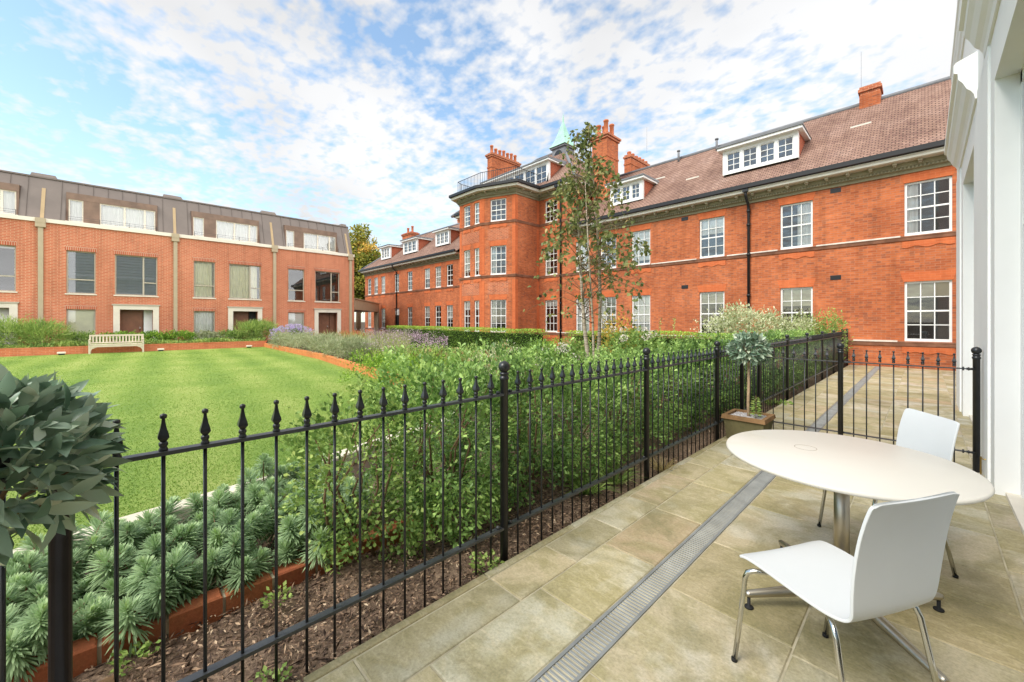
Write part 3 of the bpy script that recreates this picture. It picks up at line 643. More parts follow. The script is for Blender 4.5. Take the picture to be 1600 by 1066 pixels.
# ---- the bay
BAY = [B0, B1, B2, B3, B4, B5]
mb = MB(); bayw = []
def seg(a, b):
    L_ = math.hypot(b[0]-a[0], b[1]-a[1]); return ((b[0]-a[0])/L_, (b[1]-a[1])/L_), L_
LV = ((G0, G1), (F0, F1), (T0, T1))
CW = 1.05                                           # canted-face window
for a, b, ws in ((B4, B3, []), (B3, B2, [(0.43, 0.64), (1.49, 0.64)]), (B2, B1, [((LB-CW)/2, CW)]), (B1, B0, []), (B5, B4, [])):
    u, L_ = seg(a, b); inw = (-u[1], u[0])
    holes = []
    for s_, w_ in ws:
        for fl, (z0, z1) in enumerate(LV):
            holes.append((s_, s_+w_, z0, z1)); bayw.append((a[0]+u[0]*s_, a[1]+u[1]*s_, z0, z1, math.atan2(u[1], u[0]), w_, fl))
    wall_holes(mb, a, u, L_, -0.15, 9.15, holes, inw)
mb.build('bay_wall', 'old_brick', mn_)
for x, y, z0, z1, r_, w_, fl in bayw:
    sash_window(mn_, (x, y, z0), r_, w_, z1-z0, 3 if w_ > 0.8 else 2, 4, blind=(('cl', 0.28) if w_ > 0.8 else ('half', 0.3), ('cl', 0.3) if w_ > 0.8 else ('half', 0.8), ('cl', 0.3) if w_ < 0.8 else None)[fl])
for x0, w_, z0, z1, cols, bl in wins:
    sash_window(mn_, (x0, YF, z0), 0.0, w_, z1-z0, cols, 4, blind=bl)
# dressings: gauged lintels, aprons, quoins, dark panels, string courses
def lintel(o, u, a, b, z, zh=0.30, t=0.010):
    n_ = (u[1], -u[0]); fl = 0.10
    P = lambda s_, zz_, d: (o[0]+u[0]*s_+n_[0]*d, o[1]+u[1]*s_+n_[1]*d, zz_)
    dm = MB(); f = [P(a-0.02, z, t), P(b+0.02, z, t), P(b+fl, z+zh, t), P(a-fl, z+zh, t)]; g = [P(a-0.02, z, -0.02), P(b+0.02, z, -0.02), P(b+fl, z+zh, -0.02), P(a-fl, z+zh, -0.02)]
    dm.ring([g, f], False); dm.build('lintel', 'red_brick', mn_)
def apron(o, u, a, b, z, t=0.022):
    """red rubbed-brick apron with a wavy lower edge under a sill"""
    n_ = (u[1], -u[0]); k_ = 12; lo, hi = [], []
    for q in range(k_+1):
        s_ = a+(b-a)*q/k_; f = abs(q/k_-0.5)*2
        zz_ = z-0.19-0.035*math.cos(f*math.pi*2.2)+0.03*(f > 0.9)
        lo.append((s_, zz_)); hi.append((s_, z))
    P = lambda s_, zz_, d: (o[0]+u[0]*s_+n_[0]*d, o[1]+u[1]*s_+n_[1]*d, zz_)
    out = lo+hi[::-1]
    dm = MB(); dm.ring([[P(s_, zz_, -0.02) for s_, zz_ in out], [P(s_, zz_, t) for s_, zz_ in out]], False); dm.build('apron', 'red_brick', mn_)
for x0, w_, z0, z1, cols, bl in wins:
    lintel((0, YF), (1, 0), x0, x0+w_, z1); apron((0, YF), (1, 0), x0-0.05, x0+w_+0.05, z0-0.18)
for x, y, z0, z1, r_, w_, fl in bayw:
    u = (math.cos(r_), math.sin(r_)); lintel((x, y), u, 0, w_, z1); apron((x, y), u, -0.04, w_+0.04, z0-0.18)
for (a, b) in ((B3, B2), (B2, B1), (B1, B0)):
    u, L_ = seg(a, b); n_ = (u[1], -u[0]); t = 0.012
    for s0, s1 in ((0.0, 0.20), (L_-0.20, L_)):
        for z0, z1 in ((0.9, 3.95), (4.32, 7.10), (7.45, 8.9)):
            P = lambda s_, z, d: (a[0]+u[0]*s_+n_[0]*d, a[1]+u[1]*s_+n_[1]*d, z)
            qm = MB(); qm.ring([[P(s0, z0, -0.02), P(s1, z0, -0.02), P(s1, z1, -0.02), P(s0, z1, -0.02)], [P(s0, z0, t), P(s1, z0, t), P(s1, z1, t), P(s0, z1, t)]], False); qm.build('quoin', 'red_brick', mn_)
for (a, b, ranges) in ((B3, B2, [(0.22, FB-0.22)]), (B2, B1, [(0.42, LB-0.42)])):
    u, L_ = seg(a, b); n_ = (u[1], -u[0]); t = 0.006
    for s0, s1 in ranges:
        for z0, z1 in ((3.12, 3.82), (6.31, 6.98)):
            P = lambda s_, z, d: (a[0]+u[0]*s_+n_[0]*d, a[1]+u[1]*s_+n_[1]*d, z)
            pm = MB(); pm.ring([[P(s0, z0, -0.02), P(s1, z0, -0.02), P(s1, z1, -0.02), P(s0, z1, -0.02)], [P(s0, z0, t), P(s1, z0, t), P(s1, z1, t), P(s0, z1, t)]], False); pm.build('dark_panel', 'dark_brick', mn_)
def mitres(P, closed=False):
    """outward mitre vectors for an open polyline walked left to right with outward on the right-hand side (-Y)"""
    out = []
    for i, p in enumerate(P):
        ns = []
        for a, b in ((i-1, i), (i, i+1)):
            if a < 0 or b >= len(P): continue
            u, _ = seg(P[a], P[b]); ns.append((u[1], -u[0]))
        if len(ns) == 1: m = ns[0]
        else:
            sx_, sy_ = ns[0][0]+ns[1][0], ns[0][1]+ns[1][1]; k_ = 2/max(sx_*sx_+sy_*sy_, 0.3); m = (sx_*k_, sy_*k_)
        out.append((p, m))
    return out
BAYP = [B5, B4, B3, B2, B1, B0]
LINE_L = [(XL, YF), (XCL, YF)]; LINE_C = [(XCL, YF)]+BAYP+[(XCR, YF)]; LINE_R = [(XCR, YF), (XR, YF)]
LINE_ALL = [(XL, YF), (XCL, YF)]+BAYP+[(XR, YF)]
for z, h_ in ((G0, 0.16), (F0, 0.15)):
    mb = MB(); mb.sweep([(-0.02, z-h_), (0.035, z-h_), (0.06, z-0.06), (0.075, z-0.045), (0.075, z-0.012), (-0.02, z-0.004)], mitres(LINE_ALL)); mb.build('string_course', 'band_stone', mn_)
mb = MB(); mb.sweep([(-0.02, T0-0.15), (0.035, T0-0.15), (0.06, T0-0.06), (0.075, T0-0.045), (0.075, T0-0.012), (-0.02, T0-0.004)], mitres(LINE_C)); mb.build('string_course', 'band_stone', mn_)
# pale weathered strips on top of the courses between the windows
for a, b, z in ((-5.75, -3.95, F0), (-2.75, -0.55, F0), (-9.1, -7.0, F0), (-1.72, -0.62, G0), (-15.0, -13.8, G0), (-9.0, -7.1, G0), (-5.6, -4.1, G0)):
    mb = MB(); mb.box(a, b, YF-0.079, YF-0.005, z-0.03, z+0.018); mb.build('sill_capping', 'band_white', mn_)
# cornices: frieze + dentils + modillions + white fascia + gutter
def cornice(line, zb, step=0.57):
    mt = mitres(line)
    mb = MB(); mb.sweep([(-0.02, zb), (0.05, zb), (0.07, zb+0.09), (0.13, zb+0.11), (0.13, zb+0.17), (0.17, zb+0.20), (0.17, zb+0.33), (-0.02, zb+0.33)], mt); mb.build('frieze', 'stone_cornice', mn_)
    mb = MB(); mb.sweep([(-0.02, zb+0.334), (0.42, zb+0.334), (0.46, zb+0.36), (0.47, zb+0.43), (0.50, zb+0.46), (0.50, zb+0.475), (-0.02, zb+0.475)], mt); mb.build('cornice', 'cornice_white', mn_)
    mb = MB(); mb.sweep([(0.36, zb+0.478), (0.52, zb+0.478), (0.585, zb+0.51), (0.585, zb+0.665), (0.55, zb+0.665), (0.36, zb+0.56)], mt); mb.build('gutter', 'gutter_black', mn_)
    dn, md = MB(), MB()
    for a, b in zip(line[:-1], line[1:]):
        u, L_ = seg(a, b); n_ = (u[1], -u[0]); rot = math.atan2(u[1], u[0])
        def blk(m_, s0, s1, d0, d1, z0, z1):
            P = lambda s_, d: (a[0]+u[0]*s_+n_[0]*d, a[1]+u[1]*s_+n_[1]*d)
            q = [P(s0, d0), P(s1, d0), P(s1, d1), P(s0, d1)]
            m_.ring([[(*p, z0) for p in q], [(*p, z1) for p in q]], False)
        s_ = 0.05
        while s_ < L_-0.05: blk(dn, s_, s_+0.045, 0.128, 0.165, zb+0.115, zb+0.185); s_ += 0.09
        k_ = max(1, int(L_/step))
        for q in range(k_):
            s_ = (q+0.5)*L_/k_; blk(md, s_-0.05, s_+0.05, 0.16, 0.34, zb+0.265, zb+0.337); blk(md, s_-0.038, s_+0.038, 0.16, 0.26, zb+0.225, zb+0.267)
    dn.build('dentils', 'stone_cornice', mn_)['kind'] = 'stuff'; md.build('modillions', 'modillion', mn_)['kind'] = 'stuff'
cornice(LINE_R, 6.27); cornice([(XL-0.0, YF), (XCL, YF)], 6.27); cornice(LINE_C+[(XCR, YF+9)], 8.87)
# roofs
def roof_face(mb, pts): mb.face(pts)
EY, EZ, RY, RZ = YF-0.50, 6.80, 21.85, 10.47
mb = MB()
mb.face([(XCR-0.3, EY, EZ), (XR, EY, EZ), (XR, RY, RZ), (XCR-0.3, RY, RZ)]); mb.face([(XCR-0.3, RY, RZ), (XR, RY, RZ), (XR, 2*RY-EY, EZ), (XCR-0.3, 2*RY-EY, EZ)])
hx = 4.3
mb.face([(XL-0.5, EY, EZ), (XCL+0.3, EY, EZ), (XCL+0.3, RY, RZ), (XL-0.5+hx, RY, RZ)]); mb.face([(XL-0.5+hx, RY, RZ), (XCL+0.3, RY, RZ), (XCL+0.3, 2*RY-EY, EZ), (XL-0.5, 2*RY-EY, EZ)])
mb.face([(XL-0.5, 2*RY-EY, EZ), (XL-0.5, EY, EZ), (XL-0.5+hx, RY, RZ)])
CZ, CRY, CRZ = 9.42, 22.3, 13.75; cxl, cxr = XCL-0.5, XCR+0.5; hc = 4.55
mb.face([(cxl, EY, CZ), (cxr, EY, CZ), (cxr-hc, CRY, CRZ), (cxl+hc, CRY, CRZ)]); mb.face([(cxr, EY, CZ), (cxr, 2*CRY-EY, CZ), (cxr-hc, CRY, CRZ)])
mb.face([(cxl, 2*CRY-EY, CZ), (cxl, EY, CZ), (cxl+hc, CRY, CRZ)]); mb.face([(cxr, 2*CRY-EY, CZ), (cxl, 2*CRY-EY, CZ), (cxl+hc, CRY, CRZ), (cxr-hc, CRY, CRZ)])
mb.build('roof', 'roof_tile', mn_)
mb = MB()
for a, b in (((XCR-0.3, RY, RZ), (XR, RY, RZ)), ((XL-0.5+hx, RY, RZ), (XCL, RY, RZ)), ((XL-0.5, EY, EZ), (XL-0.5+hx, RY, RZ)), ((cxl+hc, CRY, CRZ), (cxr-hc, CRY, CRZ)), ((cxr, EY, CZ), (cxr-hc, CRY, CRZ)), ((cxl, EY, CZ), (cxl+hc, CRY, CRZ))):
    mb.tube([a, b], 0.10, 6)
mb.build('ridge', 'lead', mn_)
# flat lead roof of the bay
mb = MB(); z = 9.36
ext = [(p[0]+m[0]*0.40, p[1]+m[1]*0.40, z) for p, m in mitres(LINE_C[1:7])]
mb.face(ext); mb.build('bay_roof', 'lead', mn_)
# bay roof-terrace railing
rl = MB(); path = [(p[0]+m[0]*0.10, p[1]+m[1]*0.10) for p, m in mitres(LINE_C[1:7])]
for z in (9.52, 10.42): rl.tube([(x, y, z) for x, y in path], 0.018, 6)
for a, b in zip(path[:-1], path[1:]):
    u, L_ = seg(a, b); k_ = max(1, int(round(L_/0.145)))
    for q in range(k_+1):
        x, y = a[0]+u[0]*L_*q/k_, a[1]+u[1]*L_*q/k_; rl.box(x-0.008, x+0.008, y-0.008, y+0.008, 9.36 if q in (0, k_) else 9.5, 10.43)
rl.build('terrace_railing', 'black_iron', mn_)
# dormers
def dormer(x0, x1, yf, z0, z1, lights, pitch_y, pitch=0.85, root=mn_, lead_t=0.10, flat=0.16, cols=2, rows=3, ez=EZ, ey=EY):
    """front at yf from x0..x1, z0..z1; cheeks run back to the roof"""
    d = MB(); w = x1-x0; fr = 0.16
    n_l = lights; lw_ = (w-2*fr-(n_l-1)*0.10)/n_l; H = z1-z0-0.24
    holes = []; x = fr
    for q in range(n_l): holes.append((x, x+lw_, z0+0.10, z0+0.10+H)); x += lw_+0.10
    wall_holes(d, (x0, yf), (1, 0), w, z0, z1, holes, (0, 1), 0.10)
    for xx, s_ in ((x0, 1), (x1, -1)):
        d.box(xx, xx+s_*0.02, yf+0.001, yf+0.18, z0, z1)
    o = d.build('dormer', 'white_paint', root)
    yb = ey+(z1-ez)/pitch; yz0 = ey+(z0-ez)/pitch
    for xx in (x0+0.012, x1-0.012):
        ck = MB(); ck.face([(xx, yf+0.16, z0-0.05), (xx, yf+0.16, z1), (xx, yb+0.1, z1), (xx, yz0+0.1, z0-0.05)])
        c = ck.build('cheek', 'tile_hung', root); c.parent = o; c.location = (0, 0, 0)
    rf = MB(); e = 0.16
    rf.ring([[(x0-e, yf-0.22, z1+0.0), (x1+e, yf-0.22, z1), (x1+e, yb+0.3, z1+0.0), (x0-e, yb+0.3, z1)], [(x0-e, yf-0.22, z1+lead_t), (x1+e, yf-0.22, z1+lead_t), (x1+e, yb+0.3, z1+lead_t), (x0-e, yb+0.3, z1+lead_t)]], False)
    c = rf.build('eaves_board', 'white_paint', root); c.parent = o; c.location = (0, 0, 0)
    rf = MB(); rf.ring([[(x0-e-0.03, yf-0.27, z1+lead_t+0.004), (x1+e+0.03, yf-0.27, z1+lead_t+0.004), (x1+e+0.03, yb+0.3+flat, z1+lead_t+0.004), (x0-e-0.03, yb+0.3+flat, z1+lead_t+0.004)],
                        [(x0-e-0.03, yf-0.27, z1+lead_t+0.07), (x1+e+0.03, yf-0.27, z1+lead_t+0.07), (x1+e-0.05, yb+0.3+flat, z1+lead_t+flat), (x0-e+0.05, yb+0.3+flat, z1+lead_t+flat)]], False)
    c = rf.build('lead_roof', 'lead', root); c.parent = o; c.location = (0, 0, 0)
    for a, b, q0, q1 in holes:
        sw = sash_window(root, (x0+a, yf, q0), 0.0, b-a, q1-q0, cols, rows, mid=False, fr=0.035, bar=0.024, recess=0.03, blind=('half', 0.15)); sw.parent = o; sw.location = (x0+a, yf, q0)
        for ch in list(sw.children):
            me = ch.data; ch.parent = None; bpy.data.objects.remove(ch)
        # keep depth <= 3: glass, room and blind become one backing mesh of the light
        g = MB(); w_, h_ = b-a, q1-q0
        g.face([(0.035, 0.06, 0.04), (w_-0.035, 0.06, 0.04), (w_-0.035, 0.06, h_-0.035), (0.035, 0.06, h_-0.035)])
        g.mi = 1; g.face([(-0.01, 0.30, -0.02), (w_+0.01, 0.30, -0.02), (w_+0.01, 0.30, h_), (-0.01, 0.30, h_)])
        sw.data = sw.data.copy(); bm_join(sw.data, g, ['glass', 'dark_room'])
    return o
def bm_join(me, g, mats):
    import bmesh
    bm = bmesh.new(); bm.from_mesh(me); base = len(me.materials)
    for m_ in mats: me.materials.append(M[m_])
    vs = [bm.verts.new(p) for p in g.v]
    for f, mi in zip(g.f, g.m):
        try: fc = bm.faces.new([vs[i] for i in f]); fc.material_index = base+mi
        except ValueError: pass
    bm.to_mesh(me); bm.free()
dormer(-6.12, -3.40, 18.66, 7.86, 8.90, 4, None)
dormer(-11.62, -9.78, 18.45, 7.62, 8.62, 3, None)
dormer(1.35, 3.6, 18.60, 7.86, 9.0, 3, None)
for px0, px1 in ((595.5, 609), (630, 651), (680.5, 701.5)):
    a = R(46.09)
    yd = 18.60
    f_ = lambda p: (-math.sin(a)+math.cos(a)*(p-800)/621)*yd/(math.cos(a)+math.sin(a)*(p-800)/621)
    dormer(f_(px0), f_(px1), yd, 7.80, 8.95, 3, None)
dormer(-21.8, -15.78, 18.25, 9.72, 11.22, 6, None, pitch=0.92, ez=CZ, ey=EY, lead_t=0.09, flat=0.3)
# chimneys
def chimney(x0, x1, y0, y1, z0, z1, pots, along='y', band=1.05, pot_h=0.55, pot_r=0.13, e=0.07):
    c = MB()
    c.box(x0, x1, y0, y1, z0, z1-0.34)
    c.box(x0-0.03, x1+0.03, y0-0.03, y1+0.03, z1-band-0.05, z1-band+0.05)
    o = c.build('chimney', 'old_brick', mn_)
    c = MB(); c.box(x0-e, x1+e, y0-e, y1+e, z1-0.34, z1-0.22); c.box(x0-e-0.06, x1+e+0.06, y0-e-0.06, y1+e+0.06, z1-0.216, z1-0.10); c.box(x0, x1, y0, y1, z1-0.096, z1)
    k = c.build('chimney_cap', 'dark_brick', mn_); k.parent = o; k.location = (0, 0, 0)
    for q in range(pots):
        t = (q+0.5)/pots
        x, y = ((x0+x1)/2, y0+(y1-y0)*t) if along == 'y' else (x0+(x1-x0)*t, (y0+y1)/2) if along == 'x' else (x0+(x1-x0)*(0.25+0.5*(q % 2)), y0+(y1-y0)*(0.25+0.5*(q//2)))
        p = MB(); h_ = pot_h*rnd.uniform(0.85, 1.12); p.lathe([(pot_r, 0), (pot_r*0.86, 0.08), (pot_r*0.82, h_-0.12), (pot_r*1.02, h_-0.10), (pot_r*1.02, h_-0.02), (pot_r*0.8, h_), (pot_r*0.72, h_-0.06)], (x, y, z1-0.01), 10)
        k = p.build('chimney_pot', 'terracotta', mn_); k.parent = o; k.location = (0, 0, 0)
    return o
chimney(-22.35, -21.85, 19.0, 21.8, 9.0, 13.85, 7)
chimney(-13.5, -12.5, 19.5, 20.7, 7.2, 12.3, 4, 'grid', 1.35, 0.75, 0.15)
chimney(-13.45, -13.0, 23.0, 25.6, 8.0, 12.2, 6, 'y', 0.6, 0.22, 0.13, 0.0)
chimney(-1.86, -1.22, 21.5, 22.3, 9.6, 11.05, 1, 'x', 2.0, 0.12, 0.2, -0.02)
chimney(-43.5, -41.5, 23.6, 24.6, 8.0, 12.0, 2, 'x', 1.0, 0.75, 0.16)
chimney(-31.0, -30.2, 22.6, 26.0, 8.5, 12.05, 5, 'y', 0.9, 0.75, 0.17)
# cupola: leaded louvre stage and copper spire
cu = MB(); X0, Y0 = -17.9, 22.3; cu.box(X0-0.55, X0+0.55, Y0-0.55, Y0+0.55, 12.4, 13.72)
for s_ in (0,): cu.box(X0-0.66, X0+0.66, Y0-0.66, Y0+0.66, 13.72, 13.84)
cup = cu.build('cupola', 'lead', mn_)
cu = MB()
for u, n_ in (((1, 0), (0, -1)), ((0, 1), (1, 0))):
    ring_ = [(-0.36, 13.05), (0.36, 13.05)]+[(0.36*math.cos(R(t_)), 13.2+0.36*math.sin(R(t_))) for t_ in range(0, 181, 20)]
    cu.face([(X0+u[0]*a_+n_[0]*0.556, Y0+u[1]*a_+n_[1]*0.556, z) for a_, z in ring_])
k = cu.build('louvre', 'gutter_black', mn_); k.parent = cup; k.location = (0, 0, 0)
cu = MB(); cu.ring([[(X0+sx_*r_, Y0+sy_*r_, z) for sx_, sy_ in ((-1,-1),(1,-1),(1,1),(-1,1))] for r_, z in ((0.74, 13.84), (0.62, 13.96), (0.40, 14.45), (0.20, 15.15), (0.05, 15.7), (0.03, 16.0), (0.0, 16.4))], False)
k = cu.build('spire', 'copper_green', mn_); k.parent = cup; k.location = (0, 0, 0)
# downpipes, vents, little things on the facade
def downpipe(x, zt, y=YF-0.08, swan=True):
    p = MB(); p.tube([(x, y, 0.0), (x, y, zt-0.75), (x, y-0.04, zt-0.55), (x, y-0.36, zt-0.28), (x, y-0.38, zt)], 0.052, 8)
    for z in (1.0, 2.55, 4.2, 5.4, zt-0.78): p.tube([(x, y, z-0.05), (x, y, z+0.05)], 0.072, 8)
    p.box(x-0.10, x+0.10, y-0.46, y-0.28, zt-0.10, zt+0.10)
    p.build('downpipe', 'gutter_black', mn_)
downpipe(-4.94, 6.74); downpipe(-14.66, 9.3); downpipe(-34.35, 6.74)
for x, z in ((-7.53, 3.06), (-2.2, 3.06), (-2.2, 6.16), (-7.53, 6.14), (-16.35, 3.05)): mb = MB(); mb.box(x-0.15, x+0.15, YF-0.012, YF+0.02, z-0.08, z+0.08); mb.build('air_brick', 'gutter_black', mn_)
for x in (-9.3, -7.35): mb = MB(); mb.tube([(x, RY-0.3, RZ-0.3), (x, RY-0.3, RZ+0.30)], 0.06, 8); mb.lathe([(0.09, 0), (0.09, 0.06), (0.0, 0.1)], (x, RY-0.3, RZ+0.28), 8); mb.build('roof_vent', 'lead', mn_)
for x, t in ((-10.05, 0.62), (-8.0, 0.42), (-2.0, 0.60)):
    mb = MB(); yy = EY+t*(RY-EY); zz_ = EZ+t*(RZ-EZ); mb.box(x, x+0.6, yy-0.03, yy+0.02, zz_-0.03, zz_+0.03); mb.build('roof_flashing', 'cornice_white', mn_)
mb = MB(); mb.box(door_x-0.45, door_x+0.45, YF+0.10, YF+0.14, 0, 2.1); o = mb.build('door', 'dark_room', mn_)
mb = MB(); mb.box(door_x-0.45, door_x+0.45, YF+0.10, YF+0.14, 2.104, 2.75); k = mb.build('fanlight', 'blind_light', mn_)
mb = MB(); mb.tube([(-1.83, RY, RZ+0.2), (-1.83, RY, RZ+2.2)], 0.006, 5); mb.build('aerial', 'lead', mn_); mb = MB(); mb.tube([(-12.0, 23.2, 12.0), (-12.0, 23.2, 13.6)], 0.006, 5); mb.build('aerial', 'lead', mn_)

# ================================================================ NEW TERRACE HOUSES (facade X = -30)
XH = -30.0; HW = 5.03; HPAR = 6.55; HTOP = 8.82
def house(yb, idx, label, kinds):
    """one terrace house, right-hand downpipe at yb+HW; local offsets from its left downpipe"""
    HW = 5.03+(0.30 if idx == 3 else 0)
    root = empty('terrace_house', (XH, yb+HW/2, 0), label, 'house', 'new terrace houses beyond the lawn')
    a1, b1 = (yb+0.83, 1.02), (yb+2.56, 1.70)
    holes = [(a1[0]-yb, a1[0]+a1[1]-yb, 2.92, 5.10), (b1[0]-yb, b1[0]+b1[1]-yb, 2.92, 5.10), (a1[0]-yb, a1[0]+a1[1]-yb, 0.15, 2.12), (yb+2.76-yb, yb+4.06-yb, 0.0, 2.14)]
    mb = MB(); wall_holes(mb, (XH, yb), (0, 1), HW, -0.15, 6.36, holes, (-1, 0), 0.16)
    mb.face([(XH, yb, -0.15), (XH-8, yb, -0.15), (XH-8, yb, 6.36), (XH, yb, 6.36)]); mb.face([(XH, yb+HW, -0.15), (XH, yb+HW, 6.36), (XH-8, yb+HW, 6.36), (XH-8, yb+HW, -0.15)])
    mb.face([(XH-8, yb, -0.15), (XH-8, yb+HW, -0.15), (XH-8, yb+HW, 6.36), (XH-8, yb, 6.36)])
    mb.build('wall', 'new_brick', root)
    for (y, w), z in ((a1, 5.10), (b1, 5.10), (a1, 2.12)):
        mb = MB(); mb.box(XH-0.02, XH+0.012, y-0.05, y+w+0.05, z, z+0.225); mb.build('soldier_course', 'soldier_brick', root)
    if 0:
        q = y-0.05
        while q < y+w+0.04: mb.box(XH-0.02, XH+0.012, q, q+0.064, z, z+0.225); q += 0.075
    mb = MB(); mb.box(XH-0.3, XH+0.09, yb, yb+HW, 6.362, 6.55); mb.build('parapet_coping', 'coping', root)
    # windows: taupe frames, a lower or side opening light
    def hwin(y, w, z0, z1, kind, blind):
        fr = MB(); h = z1-z0; f = 0.055; y0 = 0.10
        fr.box(0, f, y0, y0+0.06, 0, h); fr.box(w-f, w, y0, y0+0.06, 0, h); fr.box(f, w-f, y0, y0+0.06, 0, f); fr.box(f, w-f, y0, y0+0.06, h-f, h)
        if kind == 'low': fr.box(f, w-f, y0-0.004, y0+0.056, h*0.32, h*0.32+0.06)
        if kind == 'side': fr.box(w*0.64, w*0.64+0.07, y0-0.004, y0+0.056, f, h-f); fr.box(w*0.64+0.07, w-f, y0-0.002, y0+0.056, h*0.32, h*0.32+0.06)
        if kind == 'three':
            for t in (0.38, 0.76): fr.box(w*t-0.04, w*t+0.04, y0-0.004, y0+0.056, f, h-f)
        o = fr.build('window', 'frame_taupe', root, (XH, y, z0), R(90))
        g = MB(); g.face([(f, y0+0.03, f), (w-f, y0+0.03, f), (w-f, y0+0.03, h-f), (f, y0+0.03, h-f)]); g.build('pane', 'glass', o)
        g = MB(); d = 0.75; a = y0+0.062
        q = [(0.0, a), (w, a), (w+0.2, d), (-0.2, d)]
        g.face([(*q[3], -0.1), (*q[2], -0.1), (*q[2], h+0.1), (*q[3], h+0.1)]); g.face([(*q[0], 0), (*q[3], -0.1), (*q[3], h+0.1), (*q[0], h)]); g.face([(*q[1], 0), (*q[1], h), (*q[2], h+0.1), (*q[2], -0.1)])
        g.face([(*q[0], h), (*q[3], h+0.1), (*q[2], h+0.1), (*q[1], h)]); g.face([(*q[0], 0), (*q[1], 0), (*q[2], -0.1), (*q[3], -0.1)]); g.build('room', 'dark_room', o)
        sl = MB(); sl.box(-0.05, w+0.05, -0.05, y0, -0.06, -0.002); sl.build('sill', 'portland', o)
        if blind:
            k_, amt = blind; yb_ = y0+0.12; b_ = MB()
            if k_ in ('dark', 'half', 'stripe'):
                b_.box(f*0.7, w-f*0.7, yb_, yb_+0.008, h*(1-amt), h-0.01)
                if k_ == 'dark':
                    z = h*(1-amt)
                    while z < h-0.10: b_.box(f*0.7, w-f*0.7, yb_-0.06, yb_-0.001, z, z+0.075); z += 0.15
                if k_ == 'stripe':
                    for q_ in range(4): x = w*(0.14+0.25*q_); b_.box(x-0.015, x+0.015, yb_-0.012, yb_, 0.02, h-0.02)
                b_.build('blind', {'dark': 'blind_dark', 'half': 'blind_light', 'stripe': 'curtain_cream'}[k_], o)
            else:
                top = []
                for q_ in range(90):
                    x = f*0.7+(w*amt-1.4*f)*q_/89; top.append((x, yb_+0.03+0.03*math.sin(x*40+1.6*math.sin(x*8))))
                b_.ring([[(x, y_, zz_) for x, y_ in top] for zz_ in (0.02, h-0.02)], False, False, False, closed=False)
                b_.build('curtain', 'curtain_cream' if k_ == 'cream' else 'curtain_white', o)
        return o
    hwin(a1[0], a1[1], 2.92, 5.10, 'low', kinds[0]); hwin(b1[0], b1[1], 2.92, 5.10, 'side', kinds[1]); hwin(a1[0], a1[1], 0.15, 2.12, '', kinds[2])
    # door with stone surround and metal hood
    mb = MB(); y0, y1 = yb+2.50, yb+4.32
    mb.box(XH-0.10, XH+0.10, y0, y0+0.25, -0.1, 2.14); mb.box(XH-0.10, XH+0.10, y1-0.25, y1, -0.1, 2.14); mb.box(XH-0.10, XH+0.10, y0, y1, 2.143, 2.36); mb.build('door_surround', 'portland', root)
    mb = MB(); mb.box(XH-0.02, XH+0.14, y0-0.05, y1+0.05, 2.363, 2.43); mb.build('door_hood', 'frame_taupe', root)
    mb = MB(); mb.box(XH-0.50, XH-0.46, yb+2.75, yb+3.66, 0.0, 2.135)
    for q_ in range(5): mb.box(XH-0.46, XH-0.452, yb+2.78+q_*0.175, yb+2.78+q_*0.175+0.16, 0.05, 2.1)
    d = mb.build('door', 'door_wood', root)
    h = MB(); h.tube([(XH-0.42, yb+3.55, 0.98), (XH-0.42, yb+3.55, 1.22)], 0.015, 6); h.build('handle', 'chrome', d).location = (0, 0, 0)
    mb = MB(); mb.box(XH-0.50, XH-0.48, yb+3.70, yb+4.06, 0.0, 2.135); mb.build('side_light', ['curtain_white', 'door_wood', 'dark_room'][kinds[3]], root)
    mb = MB(); mb.box(XH-0.6, XH-0.10, yb+2.70, yb+2.755, 0, 2.14); mb.box(XH-0.6, XH-0.10, yb+4.062, yb+4.11, 0, 2.14); mb.build('door_lining', 'door_wood', root)
    # mansard: sloping standing-seam front with a recessed dormer band
    sl_ = lambda z: XH-0.28-(z-6.55)*0.40
    mb = MB(); dz0, dz1, dy0, dy1 = 6.60, 8.16, yb+0.78, yb+4.28
    ys_ = [yb, yb+0.05, dy0, dy1, yb+HW]; zs_ = [6.45, dz0, dz1, HTOP-0.03]
    for ya, yb_ in zip(ys_[:-1], ys_[1:]):
        for za, zb_ in zip(zs_[:-1], zs_[1:]):
            if ya >= dy0-1e-6 and yb_ <= dy1+1e-6 and zb_ <= dz1+1e-6: continue
            mb.face([(sl_(za), ya, za), (sl_(za), yb_, za), (sl_(zb_), yb_, zb_), (sl_(zb_), ya, zb_)])
    xt = sl_(HTOP)
    mb.face([(xt, yb, HTOP-0.03), (xt, yb+HW, HTOP-0.03), (XH-8, yb+HW, HTOP-0.03), (XH-8, yb, HTOP-0.03)])
    for ye in (yb, yb+HW): mb.face([(sl_(6.3), ye, 6.3), (xt, ye, HTOP-0.03), (XH-8, ye, HTOP-0.03), (XH-8, ye, 6.3)])
    mb.box(xt-0.3, xt+0.06, yb, yb+HW, HTOP-0.026, HTOP+0.05)
    mb.build('mansard_roof', 'zinc_brown', root)
    sm = MB()
    def seam_(y, za, zb_): sm.ring([[(sl_(z)+d_, y+s_, z) for s_, d_ in ((-0.008, 0), (0.008, 0), (0.008, 0.022), (-0.008, 0.022))] for z in (za, zb_)], False)
    for q_ in range(1, 9):
        y = yb+HW*q_/9+0.05
        if dy0 < y < dy1: seam_(y, 8.17, HTOP-0.03)
        else: seam_(y, 6.5, HTOP-0.03)
    seam_(dy0-0.015, 6.55, 8.2); seam_(dy1+0.015, 6.55, 8.2)
    sm.ring([[(sl_(z)+d_, y, z) for z, d_ in ((8.16, 0), (8.20, 0), (8.20, 0.045), (8.16, 0.045))] for y in (dy0-0.03, dy1+0.03)], False)
